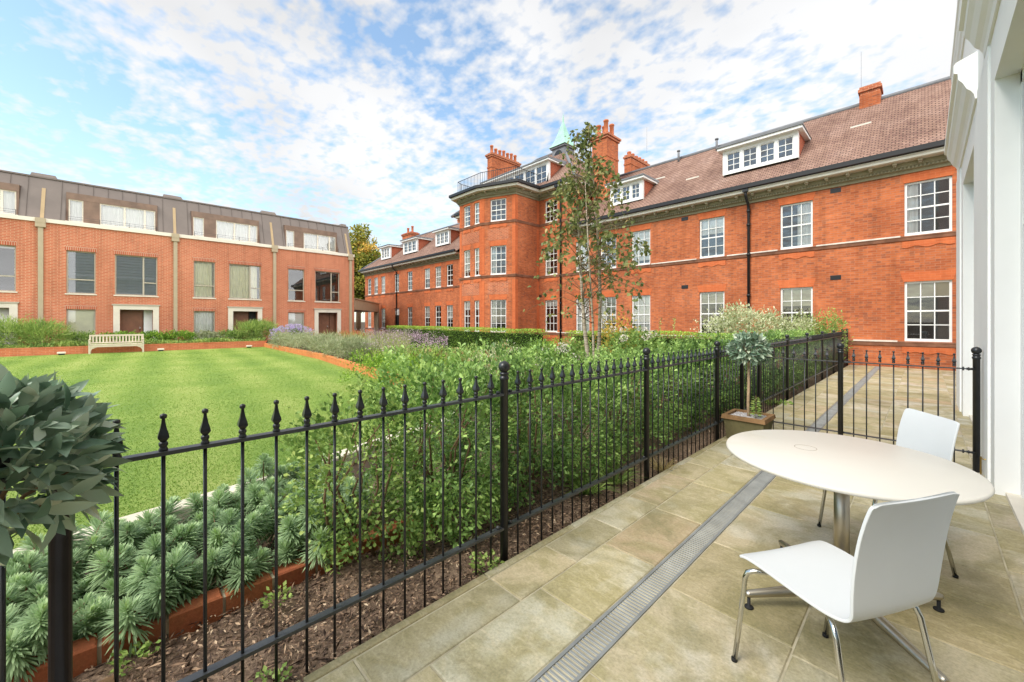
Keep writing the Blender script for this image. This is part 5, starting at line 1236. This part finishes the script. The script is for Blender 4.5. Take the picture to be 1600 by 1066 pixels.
# ---- shrubs along the railing
def hedge_shrub(x, y, w, d, h, n, label, seed, mat='leaf_box', L=0.031, Wd=0.016, shoots=14, tb=0.5):
    root = empty('box_shrub', (x, y, -0.05), label, 'shrub', 'shrubs along the railing')
    n = int(n*1.45); P, D, idx, m = shrub_points(n, (0, 0, 0), (1, 1, 1), seed, 0.10, 0.50, 11, 0.0, flip=False)
    k = np.array([d/2, w/2, h/2])
    s_ = np.sign(P)*np.abs(P)**0.60                              # boxier than an ellipsoid
    P = s_*k+np.array([0, 0, h/2+0.02])+rng.normal(size=(n, 3))*0.034
    P[:, 2] = np.maximum(P[:, 2], 0.0)
    L = L*rng.uniform(0.9, 1.12); ti = tb-0.06+rng.uniform(-0.16, 0.10)+(rng.normal(size=m)*0.24)[idx]+rng.normal(size=n)*0.12
    gap = np.sin(P[:, 0]*9+seed)*np.sin(P[:, 1]*8+seed*2)+0.8*np.sin(P[:, 2]*8+P[:, 1]*3+seed*3); kp = gap > -0.90+0.2*rng.normal(size=n); P, D, ti = P[kp], D[kp], ti[kp]
    # upright shoots standing out of the top
    Sp, Sd = [], []
    for _ in range(shoots):
        sx_, sy_ = rnd.uniform(-d/2, d/2)*0.85, rnd.uniform(-w/2, w/2)*0.95; hh = rnd.uniform(0.10, 0.26); lean = (rnd.uniform(-0.2, 0.2), rnd.uniform(-0.2, 0.2))
        kk = 26; t = np.linspace(0, 1, kk); ph = np.arange(kk)*2.4
        Sp.append(np.stack([sx_+lean[0]*hh*t, sy_+lean[1]*hh*t, h-0.07+hh*t], 1)); Sd.append(np.stack([np.cos(ph), np.sin(ph), 0.8+0*ph], 1))
    if shoots:
        Sp, Sd = np.concatenate(Sp), np.concatenate(Sd); P = np.concatenate([P, Sp]); D = np.concatenate([D, Sd]); ti = np.concatenate([ti, rng.uniform(0.45, 1.0, len(Sp))])
    nn = len(P)
    leaves('foliage', P, D, L*rng.uniform(0.65, 1.25, nn), Wd*rng.uniform(0.8, 1.25, nn), ti, mat, root, OBOV, loc=(x, y, -0.05))
    tips = [(rnd.uniform(-d, d)*0.42, rnd.uniform(-w, w)*0.45, h*rnd.uniform(0.75, 1.02)) for _ in range(9)]
    o = stems('stems', root, (0, 0, 0), tips, 0.012, wob=0.16); o.location = (0, 0, 0)
    return root
names = ['leftmost loose-leaved shrub in the railing row, beside the spurge', 'second loose shrub from the left behind the near fence panel', 'green shrub behind the tallest-looking ball-topped post', 'green shrub just right of the near ball-topped post, above the grass tuft',
         'green shrub behind the middle of the second full railing panel', 'green shrub behind the third ball-topped post', 'green shrub behind the railing panel left of the planter', 'shrub behind the railing beside the potted bay tree',
         'shrub seen through the cross fence bars, past the bay tree', 'shrub in the railing row two posts beyond the bay tree', 'shrub near the far end of the railing row', 'last shrub of the railing row, by the red brick wall']
spec = [(-2.62, 1.12, 0.75, 0.75, 1.02, 4300), (-2.60, 1.78, 0.9, 1.0, 1.20, 6800), (-2.60, 2.5, 0.95, 1.0, 1.22, 6800), (-2.60, 3.3, 1.0, 1.0, 1.04, 6400), (-2.60, 4.15, 1.0, 1.0, 1.04, 5600), (-2.60, 5.05, 1.05, 1.0, 1.08, 5200),
        (-2.58, 6.1, 1.2, 1.0, 1.12, 5000), (-2.56, 7.3, 1.35, 1.0, 1.18, 4800), (-2.52, 8.8, 1.7, 1.0, 1.18, 5000), (-2.5, 10.7, 2.2, 1.0, 1.18, 5200), (-2.5, 13.1, 2.7, 1.0, 1.2, 5200), (-2.5, 16.0, 3.0, 1.0, 1.22, 5200)]
for i, (s_, nm) in enumerate(zip(spec, names)):
    x, y, w, d, h, n = s_; far = y > 6
    hedge_shrub(x, y, w, d, h, n, nm, 20+i, 'leaf_box' if i not in (0,) else 'leaf_mid', 0.040 if not far else 0.055, 0.021 if not far else 0.030, 10 if i else 5, 0.5 if i not in (0,) else 0.6)
# second row behind it, further from the railing
spec2 = [(-3.75, 2.75, 1.2, 1.1, 0.80, 5600, 'dark green shrub behind the railing row, nearest the lawn corner'), (-3.95, 6.3, 1.6, 1.2, 0.95, 5000, 'bushy green shrub at the foot of the birch, right side'), (-4.0, 8.2, 1.8, 1.2, 0.95, 4600, 'bushy green shrub behind the row, right of the white hydrangeas')]
for i, (x, y, w, d, h, n, nm) in enumerate(spec2): hedge_shrub(x, y, w, d, h, n, nm, 60+i, 'leaf_box', 0.04, 0.021, 8, 0.5)

# ---- clipped hedges further back
def clipped(name, label, a, b, thick, z1, n, seed, mat='leaf_bright', L=0.045):
    a, b = Vector((*a, 0)), Vector((*b, 0)); u = (b-a).normalized(); nn = Vector((-u.y, u.x, 0)); Ln = (b-a).length
    root = empty(name, (a.x, a.y, 0), label, 'hedge')
    A = [Ln*z1, Ln*z1, Ln*thick, thick*z1, thick*z1]; A = np.array(A)/sum(A); f = rng.choice(5, n, p=A)
    s_ = rng.random(n)*Ln; t = rng.random(n)*thick; z = rng.random(n)*z1
    t = np.where(f == 0, 0, np.where(f == 1, thick, t)); z = np.where(f == 2, z1, z); s_ = np.where(f == 3, 0, np.where(f == 4, Ln, s_))
    Nn = np.zeros((n, 3)); un, vn = np.array(u), np.array(nn)
    Nn += (f == 0)[:, None]*-vn+(f == 1)[:, None]*vn+(f == 3)[:, None]*-un+(f == 4)[:, None]*un; Nn[:, 2] += (f == 2)
    depth = rng.random(n)**2*0.16-0.015+0.035*np.sin(s_*2.1+z*3)*np.sin(s_*0.9+seed+z*2)
    P = s_[:, None]*un+t[:, None]*vn; P[:, 2] = z; P -= Nn*depth[:, None]
    D = unit(Nn*0.7+rng.normal(size=(n, 3))*0.6+np.array([0, 0, 0.3]))
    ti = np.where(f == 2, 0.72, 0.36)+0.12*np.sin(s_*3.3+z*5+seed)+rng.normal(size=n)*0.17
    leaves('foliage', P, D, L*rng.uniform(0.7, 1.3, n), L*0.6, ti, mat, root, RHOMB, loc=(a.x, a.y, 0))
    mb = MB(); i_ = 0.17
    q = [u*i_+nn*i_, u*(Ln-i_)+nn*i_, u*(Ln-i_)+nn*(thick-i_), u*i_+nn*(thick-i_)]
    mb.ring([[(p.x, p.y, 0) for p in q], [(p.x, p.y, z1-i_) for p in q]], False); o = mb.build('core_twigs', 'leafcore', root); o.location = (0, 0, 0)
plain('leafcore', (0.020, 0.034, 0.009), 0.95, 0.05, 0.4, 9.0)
clipped('clipped_hedge', 'long clipped green hedge in front of the bay and left wing of the mansion', (-27.5, 13.6), (-10.35, 10.95), 0.9, 1.16, 26000, 1)
clipped('clipped_hedge', 'clipped hedge with bright yellow-green top between the birch and the bay tree', (-9.3, 11.7), (-3.4, 11.9), 0.9, 1.13, 15000, 2)
for z in (): pass

# ---- white hydrangeas, low shrubs between the hedges
def hyd(px, d, r, h, label, seed, nf):
    x, y = at_depth(px, d)
    root = shrub('hydrangea', label, 'shrub', (x, y, -0.05), (r, r, h/2), 2600, 'leaf_mid', 0.07, 0.045, seed, 'white hydrangeas', tips=4)
    mb = []
    Ps, Ds = [], []
    for q in range(nf):
        a = rnd.uniform(0, 6.28); rr = r*rnd.uniform(0.2, 0.9); c = np.array([math.cos(a)*rr, math.sin(a)*rr, h*rnd.uniform(0.82, 1.05)])
        d_ = sph(90); Ps.append(c+d_*np.array([0.075, 0.075, 0.06])); Ds.append(d_+rng.normal(size=d_.shape)*0.5)
    P, D = np.concatenate(Ps), np.concatenate(Ds)
    leaves('flower_heads', P, D, 0.034, 0.03, rng.random(len(P)), 'petal_white', root, RHOMB, loc=(x, y, -0.05))['kind'] = 'stuff'
hyd(838, 5.9, 0.5, 0.98, 'white hydrangea with pale blooms just right of the near ball-topped post', 71, 9)
hyd(893, 7.2, 0.5, 1.05, 'white hydrangea in bloom at the foot of the birch', 72, 6)
hyd(992, 9.2, 0.7, 1.30, 'white hydrangea in front of the bright-topped clipped hedge', 73, 9)
hyd(870, 9.8, 0.5, 0.85, 'small white hydrangea in the gap between the two clipped hedges', 74, 4)
x, y = at_depth(870, 13.5); shrub('low_shrub', 'rounded light green shrub in the gap between the clipped hedges', 'shrub', (x, y, -0.05), (0.9, 0.9, 0.42), 2200, 'leaf_bright', 0.06, 0.03, 81)
x, y = at_depth(838, 14.5); shrub('low_shrub', 'dark low shrub at the end of the long clipped hedge', 'shrub', (x, y, -0.05), (0.9, 0.9, 0.40), 1600, 'leaf_mid', 0.06, 0.03, 82, tb=(0.2, 0.2))
x, y = at_depth(895, 11.8); shrub('grass_clump', 'tawny ornamental grass clump between the hedges left of the birch', 'grass', (x, y, -0.05), (0.5, 0.5, 0.45), 1400, 'leaf_dry', 0.16, 0.008, 83, shape=BLADE)
# ---- variegated dogwood and the reddish shrub beyond the railing
x, y = at_depth(1150, 12.6); shrub('variegated_shrub', 'large cream-variegated shrub in front of the mansion, left of the downpipe', 'shrub', (x, y, -0.05), (1.05, 1.0, 1.0), 5200, 'leaf_varieg', 0.085, 0.042, 91, amp=0.2, spread=0.10, per=12, tips=10)
x, y = at_depth(1215, 12.9); shrub('variegated_shrub', 'second cream-variegated shrub, right of the downpipe near the railing', 'shrub', (x, y, -0.05), (0.95, 0.9, 0.88), 4200, 'leaf_varieg', 0.08, 0.04, 92, amp=0.22, spread=0.10, per=12, tips=10, tb=(0.42, 0.25))
x, y = at_depth(1278, 13.4); shrub('green_shrub', 'green and orange leafy shrub above the far end of the railing', 'shrub', (x, y, -0.05), (0.8, 0.7, 0.86), 3200, 'leaf_mid', 0.08, 0.036, 93, amp=0.2, spread=0.09, per=12, tips=8, tb=(0.6, 0.3))
x, y = at_depth(958, 9.6); shrub('red_leaved_shrub', 'bronze-leaved young shrub at the base of the birch against the white window', 'shrub', (x, y, 0.3), (0.42, 0.4, 0.62), 800, 'leaf_autumn', 0.075, 0.036, 94, amp=0.25, spread=0.10, tips=5, tb=(0.8, 0.3))
# upright leafy shoots by the blank wall
x, y = at_depth(1040, 8.6)
root = empty('leafy_shoots', (x, y, 0), 'two upright leafy shoots standing above the hedge against the blank brick wall', 'plant')
P, D = [], []
for dx_ in (-0.12, 0.10):
    t = np.linspace(0.5, 1, 40); ph = np.arange(40)*2.4; P.append(np.stack([dx_+0.12*(t-0.5), dx_*0.8+0*t, 0.9+0.66*(t-0.5)*2-0.1*abs(dx_)], 1)); D.append(np.stack([np.cos(ph), np.sin(ph), 0.9+0*ph], 1))
P, D = np.concatenate(P), np.concatenate(D); leaves('foliage', P, D, 0.055, 0.022, rng.uniform(0.5, 1, len(P)), 'leaf_box', root, loc=(x, y, 0))

# ---- mixed border along the lawn: grey-green mounds, grasses, asters, purple haze
def bd(px, dY):                                    # a point dY metres behind the border wall
    a = R(46.09); dx = (px-800)/621.0; D_ = (-math.sin(a)+math.cos(a)*dx, math.cos(a)+math.sin(a)*dx)
    t = 0
    # wall line y = 4.75+(x+10.6)*(-0.0605)
    t = (4.75-10.6*0.0605*1.0+dY)/(D_[1]+0.0605*D_[0]*1.0) if True else 0
    return D_[0]*t, D_[1]*t
sl_lab = ['grey-green lavender mound nearest the lilac asters', 'soft grey mound, second along the orange edging', 'grey-green mound at the bend of the orange edging', 'silvery mound midway along the orange edging', 'pale silver mound in the middle of the lawn border', 'silvery grey mound before the light green sedums',
          'grey-green mound right of the silver one in the border', 'broad sage-coloured mound at the near end of the border']
mounds = [(440, 0.25, 0.62, 0.62), (452, 0.35, 0.7, 0.66), (470, 0.45, 0.75, 0.7), (489, 0.7, 0.8, 0.72), (508, 0.65, 0.75, 0.72), (529, 0.6, 0.62, 0.62), (548, 0.6, 0.55, 0.66), (562, 1.0, 0.6, 0.62)]
for i, (px, dy, r, h) in enumerate(mounds):
    x, y = bd(px, dy+0.2); shrub('lavender_mound', sl_lab[i], 'plant', (x, y, 0.0), (r, r*0.9, h*0.62), 2200, 'leaf_sage', 0.11, 0.014, 100+i, 'grey-green mounds along the border', amp=0.14, spread=0.05, shape=BLADE, tips=0, tb=(0.35+0.25*rnd.random(), 0.25))
sed_lab = ['light green sedum clump at the near end of the orange edging', 'light green leafy clump behind the near shrubs', 'pale yellow-green clump with buff flower heads in the border', 'mid-green clump in front of the long clipped hedge', 'buff and pink flowering clump before the hedge end']
for i, (px, d, r, h, mt) in enumerate(((592, 9.2, 0.7, 0.72, 'leaf_bright'), (640, 8.2, 0.8, 0.8, 'leaf_bright'), (690, 8.8, 0.85, 0.86, 'leaf_mid'), (750, 9.4, 0.8, 0.84, 'leaf_mid'), (775, 8.0, 0.7, 0.84, 'leaf_varieg'))):
    x, y = at_depth(px, d); shrub('sedum_clump', sed_lab[i], 'plant', (x, y, -0.05), (r, r, h*0.55), 2400, mt, 0.055, 0.026, 120+i, 'leafy clumps in the border', amp=0.16, tips=0, tb=(0.55, 0.3), flower=('leaf_dry', 240, 0.06) if i in (2, 4) else None)
x, y = -26.2, 6.95; shrub('aster_clump', 'mound of lilac asters in flower at the lawn corner', 'flower', (x, y, 0.0), (1.25, 1.2, 0.62), 2400, 'leaf_mid', 0.07, 0.02, 131, amp=0.08, tips=0, flower=('petal_lilac', 3200, 0.055))
for i, (px, dy, r) in enumerate(((536, 4.6, 0.55), (551, 4.9, 0.6), (560, 5.2, 0.5))):
    x, y = bd(px, dy); shrub('orange_sedum', ['orange seed-headed clump, leftmost in the border', 'orange seed-headed clump, middle of the three', 'orange seed-headed clump nearest the purple flowers'][i], 'plant', (x, y, 0), (r, r, 0.42), 900, 'leaf_orange', 0.06, 0.03, 140+i, 'orange clumps in the border', tips=0)
# airy masses nobody could count
def haze_mass(name, label, poly_px, n, zlo, zhi, mat, L, Wd, shape=BLADE, upz=1.6, tint=(0.5, 0.25)):
    P = []
    (p0, p1), (d0, d1) = poly_px
    px = rng.uniform(p0, p1, n); dy = rng.uniform(d0, d1, n)
    xy = np.array([bd(a_, b_) for a_, b_ in zip(px, dy)])
    cl = 0.5+0.5*np.sin(xy[:, 0]*1.9+1.7*np.sin(xy[:, 1]*1.3))
    kp = (xy[:, 0] > -27.2) & (xy[:, 1] < 16.5); xy, cl = xy[kp], cl[kp]; n = len(xy)
    z = zlo+(zhi-zlo)*rng.random(n)*(0.55+0.45*cl)
    P = np.stack([xy[:, 0], xy[:, 1], z], 1); D = rng.normal(size=(n, 3))*np.array([0.6, 0.6, 0.4])+np.array([0, 0, upz])
    o = leaves(name, P, D, L*rng.uniform(0.6, 1.3, n), Wd, tint[0]+0.2*(cl-0.5)+rng.normal(size=n)*tint[1], mat, None, shape); tag(o, kind='stuff'); return o
haze_mass('border_grass', '', ((445, 640), (1.2, 7.5)), 15000, 0.0, 0.78, 'leaf_grass', 0.34, 0.012)
haze_mass('border_foliage', '', ((440, 840), (0.9, 5.6)), 15000, 0.0, 0.55, 'leaf_mid', 0.10, 0.05, RHOMB, 0.6)
haze_mass('purple_flower_haze', '', ((572, 700), (1.8, 5.8)), 2300, 0.60, 1.02, 'petal_purple', 0.05, 0.035, RHOMB, 0.4)
haze_mass('lavender_haze', '', ((460, 620), (1.0, 3.4)), 2400, 0.48, 0.80, 'petal_purple', 0.045, 0.028, RHOMB, 0.4, (0.75, 0.2))
haze_mass('purple_flower_haze', '', ((556, 660), (5.0, 7.5)), 1500, 0.60, 1.10, 'petal_purple', 0.06, 0.045, RHOMB, 0.4)
n = 15000
px = rng.uniform(-10.0, -4.6, n); py = rng.uniform(4.4, 11.0, n); k = py > 4.45-(px+5)*0.08
P = np.stack([px, py, rng.uniform(-0.05, 0.40, n)*(0.6+0.4*np.sin(px*2.2)*np.sin(py*1.7))], 1)[k]
tag(leaves('border_underplanting', P, rng.normal(size=P.shape)+np.array([0, 0, 0.6]), rng.uniform(0.05, 0.10, len(P)), 0.03, 0.5+0.2*np.sin(P[:, 0]*3)+rng.normal(size=len(P))*0.2, 'leaf_mix'), kind='stuff')
# ---- planting in front of the terrace houses
def bed_band(name, y0, y1, x0, x1, n, zt, mat, L, Wd, shape=RHOMB, tint=0.5, upz=0.8):
    P = np.stack([rng.uniform(x0, x1, n), rng.uniform(y0, y1, n), np.zeros(n)], 1); P[:, 2] = 0.25+(zt-0.25)*rng.random(n)*(0.75+0.25*np.sin(P[:, 1]*2.3))
    D = rng.normal(size=(n, 3))+np.array([0, 0, upz]); o = leaves(name, P, D, L*rng.uniform(0.6, 1.3, n), Wd, tint+0.15*np.sin(P[:, 1]*5)+rng.normal(size=n)*0.2, mat, None, shape); tag(o, kind='stuff')
bed_band('front_bed_cover', -6, 5.9, -28.5, -27.4, 9000, 0.52, 'leaf_mid', 0.13, 0.05)
mb = MB(); mb.box(-29.9, -27.63, -14, 7.0, -0.1, 0.26); structure(mb.build('front_bed_soil', 'ground_soil'))
shn = ['feathery rosemary shrub at the far left edge of the house bed', 'feathery rosemary shrub, second from the left in the house bed', 'feathery rosemary shrub left of the low green hedge']
for i, (y, r, h) in enumerate(((-5.0, 0.9, 1.25), (-3.9, 0.8, 1.12), (-2.9, 0.8, 1.0))):
    shrub('rosemary_shrub', shn[i], 'shrub', (-28.5, y, 0.2), (0.8, r, h*0.55), 2400, 'leaf_mid', 0.26, 0.02, 150+i, 'feathery shrubs in the house bed', shape=BLADE, spread=0.09, tips=0, tb=(0.62, 0.25))
lb = ['low green hedge shrub under the first house window', 'yellow-flecked hedge shrub just behind the bench', 'yellow-flecked hedge shrub behind the right end of the bench', 'green hedge shrub in front of the downpipe right of the bench', 'grey lavender shrub under the curtained ground-floor window', 'dark green shrub left of the third door']
for i, (y, mt) in enumerate(((-1.75, 'leaf_mid'), (-0.3, 'leaf_bright'), (0.95, 'leaf_bright'), (2.1, 'leaf_bright'), (3.3, 'leaf_sage'), (4.4, 'leaf_mid'))):
    shrub('hedge_shrub', lb[i], 'shrub', (-28.9, y, 0.2), (0.65, 0.78, 0.34), 1700, mt, 0.10, 0.05, 160+i, 'low shrubs in the house bed', tips=0, tb=(0.4, 0.3))
for i, (y, lab) in enumerate(((5.25, 'feathery tall shrub by the third house door'), (6.05, 'feathery tall shrub next to the lilac asters'))):
    shrub('rosemary_shrub', lab, 'shrub', (-28.6, y, 0.2), (0.7, 0.7, 0.60), 2000, 'leaf_mid', 0.24, 0.02, 170+i, 'feathery shrubs in the house bed', shape=BLADE, spread=0.09, tips=3, tb=(0.6, 0.25))

# ---- grass tufts and weeds by the paving
def tuft(x, y, n, L, mat, label, spread=0.05, wd=0.005, up=0.9):
    root = empty('grass_tuft', (x, y, -0.05), label, 'grass')
    a = rng.random(n)*6.28; P = np.stack([np.cos(a)*spread*rng.random(n), np.sin(a)*spread*rng.random(n), np.zeros(n)], 1)
    segs = []
    D = np.stack([np.cos(a)*rng.uniform(0.3, 1.1, n), np.sin(a)*rng.uniform(0.3, 1.1, n), np.full(n, up)], 1)
    leaves('blades', P, D, L*rng.uniform(0.6, 1.2, n), wd, rng.random(n), mat, root, BLADE, bend=0.45, loc=(x, y, -0.05))
tuft(-2.12, 2.95, 130, 0.42, 'leaf_mid', 'dark green sedge tuft under the fence beside the near post', 0.05, 0.008)
tuft(-2.05, 3.35, 90, 0.36, 'leaf_mid', 'green sedge tuft left of the second ball-topped post', 0.05, 0.007)
tuft(-1.88, 3.98, 150, 0.30, 'leaf_dry', 'straw-coloured dry grass tuft at the foot of the middle post', 0.06, 0.0035)
def weed(x, y, n, r, label, L=0.03):
    root = empty('weed', (x, y, -0.05), label, 'weed')
    a = rng.random(n)*6.28; rr = r*np.sqrt(rng.random(n)); P = np.stack([np.cos(a)*rr, np.sin(a)*rr, 0.02+0.05*rng.random(n)], 1)
    leaves('foliage', P, np.stack([np.cos(a), np.sin(a), rng.uniform(0, 0.8, n)], 1), L*rng.uniform(0.6, 1.2, n), L*0.75, rng.uniform(0.35, 0.95, n), 'leaf_mid', root, loc=(x, y, -0.05))
weed(-1.90, 1.60, 90, 0.09, 'small bright green weed at the paving edge left of the near post'); weed(-1.88, 0.42, 60, 0.07, 'small weed beside the paving at the bottom of the photo', 0.026)
weed(-2.47, 0.02, 60, 0.07, 'small weed against the brick edging, left end', 0.03); weed(-2.45, 0.58, 60, 0.07, 'small weed against the brick edging below the spurge', 0.028); weed(-1.87, 8.6, 90, 0.2, 'green weed at the paving edge beyond the cross fence', 0.07)

# ---- silver birch, three stems
bx_, by_ = at_depth(926, 6.0)
birch = empty('birch_tree', (bx_, by_, -0.05), 'young multi-stemmed silver birch with sparse leaves in front of the mansion', 'tree')
Rv = Vector((math.cos(R(46.09)), math.sin(R(46.09)), 0)); Fv = Vector((-math.sin(R(46.09)), math.cos(R(46.09)), 0))
def bp(px, y, dd=0.0):                              # image-guided shape of the stems, at the tree's own depth
    d = 6.0+dd; p = Fv*d+Rv*(d*(px-800)/621.0); return Vector((p.x-bx_, p.y-by_, 1.5+(502.4-y)/621.0*d+0.05))
tr_ = [([bp(922, 650), bp(919, 560), bp(913, 510), bp(909, 450, 0.1), bp(905, 380, 0.1), bp(901, 300, 0.1), bp(897, 215, 0.1)], [0.038, 0.034, 0.029, 0.024, 0.018, 0.011, 0.003]),
       ([bp(928, 650, 0.3), bp(936, 540, 0.3), bp(938, 470, 0.3), bp(936, 400, 0.2), bp(931, 330, 0.1), bp(925, 250, 0.0), bp(918, 200, 0.0)], [0.034, 0.030, 0.027, 0.023, 0.017, 0.009, 0.003]),
       ([bp(924, 650, -0.2), bp(928, 560, -0.2), bp(926, 500, -0.2), bp(921, 420, -0.3), bp(917, 340, -0.3), bp(914, 280, -0.3)], [0.022, 0.019, 0.016, 0.013, 0.009, 0.003])]
for pth, rad in tr_:
    mb = MB(); mb.tube(pth, rad, 10); mb.build('trunk', 'birch_bark', birch, (bx_, by_, -0.05))
Pl, Dl, Tl = [], [], []; brm = MB()
def along(pth, t):
    k_ = t*(len(pth)-1); i = min(int(k_), len(pth)-2); return pth[i].lerp(pth[i+1], k_-i)
def env(y):                                         # half width of the crown in metres at image height y
    return float(np.interp(y, [185, 215, 255, 300, 360, 420, 470, 520], [0.06, 0.20, 0.26, 0.46, 0.62, 0.85, 1.05, 0.75]))
for q in range(165):
    ti_ = rnd.choices((0, 1, 2), (0.42, 0.40, 0.18))[0]; pth = tr_[ti_][0]; t = rnd.uniform(0.30, 1.0)**0.85
    p = along(pth, t); yimg = 502.4-(p.z-0.05-1.5)/6.0*621
    a = rnd.uniform(0, 6.28); e = env(yimg)*rnd.uniform(0.25, 1.0)
    out = Vector((math.cos(a), math.sin(a), 0))*e
    rise = rnd.uniform(0.15, 0.6)*min(e+0.15, 0.6)
    mid_ = p+out*0.5+Vector((0, 0, rise)); tip = p+out+Vector((0, 0, rise*rnd.uniform(0.5, 1.2)-0.10)); droop = tip+out*0.12+Vector((0, 0, -rnd.uniform(0.05, 0.28)))
    brm.tube([p, mid_, tip, droop], [0.0065, 0.0042, 0.0026, 0.001], 5)
    nl = (rnd.randint(12, 30) if 240 < yimg < 420 else rnd.randint(5, 14)) if yimg < 440 else rnd.randint(2, 9)
    for _ in range(nl):
        s_ = rnd.random()**0.6; pt = (mid_.lerp(tip, s_) if rnd.random() < 0.55 else tip.lerp(droop, s_))
        Pl.append(pt+Vector((rnd.gauss(0, 0.035), rnd.gauss(0, 0.035), rnd.gauss(0, 0.035)))); Dl.append((rnd.gauss(0, 0.7), rnd.gauss(0, 0.7), rnd.gauss(-0.55, 0.5))); Tl.append(rnd.gauss(0.42+0.25*(rnd.random() < 0.2), 0.2))
brm.build('branches', 'bark_twig', birch, (bx_, by_, -0.05))
n = len(Pl)
leaves('crown', np.array([tuple(p) for p in Pl]), np.array(Dl), rng.uniform(0.05, 0.082, n), rng.uniform(0.042, 0.062, n), np.array(Tl), 'leaf_birch', birch, BIRCH, up=rng.normal(size=(n, 3)), loc=(bx_, by_, -0.05))

# ---- trees behind the terrace end
def big_tree(px, d, h, r, label, seed, n, mat='leaf_autumn', L=0.42):
    x, y = at_depth(px, d); root = empty('broadleaf_tree', (x, y, -0.1), label, 'tree', 'trees beyond the buildings')
    mb = MB(); mb.tube([(0, 0, 0), (0.1, 0, h*0.3), (-0.1, 0.1, h*0.55), (0, 0, h*0.85)], [0.35, 0.28, 0.2, 0.05], 10)
    for q in range(9):
        a = q*0.7*2; z0 = h*(0.3+0.05*q); mb.tube([(0, 0, z0), (math.cos(a)*r*0.45, math.sin(a)*r*0.45, z0+h*0.12), (math.cos(a)*r*0.8, math.sin(a)*r*0.8, z0+h*0.2)], [0.13, 0.08, 0.03], 6)
    mb.build('trunk', 'bark_twig', root, (x, y, -0.1))
    nc = 60; Ps, Ds, Ts = [], [], []
    cc = sph(nc)*np.array([r*0.68, r*0.68, h*0.34])*rng.uniform(0.55, 1.0, (nc, 1))+np.array([0, 0, h*0.62])
    for c in cc:
        m = n//nc; d_ = sph(m); rr = r*rng.uniform(0.20, 0.36); P = c+d_*rr*rng.uniform(0.55, 1.05, (m, 1)); Ps.append(P); Ds.append(d_*0.6+rng.normal(size=(m, 3))*0.6+np.array([0, 0, -0.1])); Ts.append(np.full(m, rng.normal(0.42, 0.2))+rng.normal(size=m)*0.16)
    P, D, T = map(np.concatenate, (Ps, Ds, Ts))
    leaves('crown', P, D, L*rng.uniform(0.6, 1.2, len(P)), L*0.6, T, mat, root, RHOMB, loc=(x, y, -0.1))
big_tree(560, 52, 14.2, 4.6, 'large green and gold tree behind the end of the terrace', 201, 15000)
big_tree(520, 58, 14.6, 4.5, 'taller tree behind the terrace roof, mostly hidden', 202, 7000)
big_tree(585, 56, 9.5, 3.2, 'lower green tree between the terrace end and the mansion', 203, 7000)
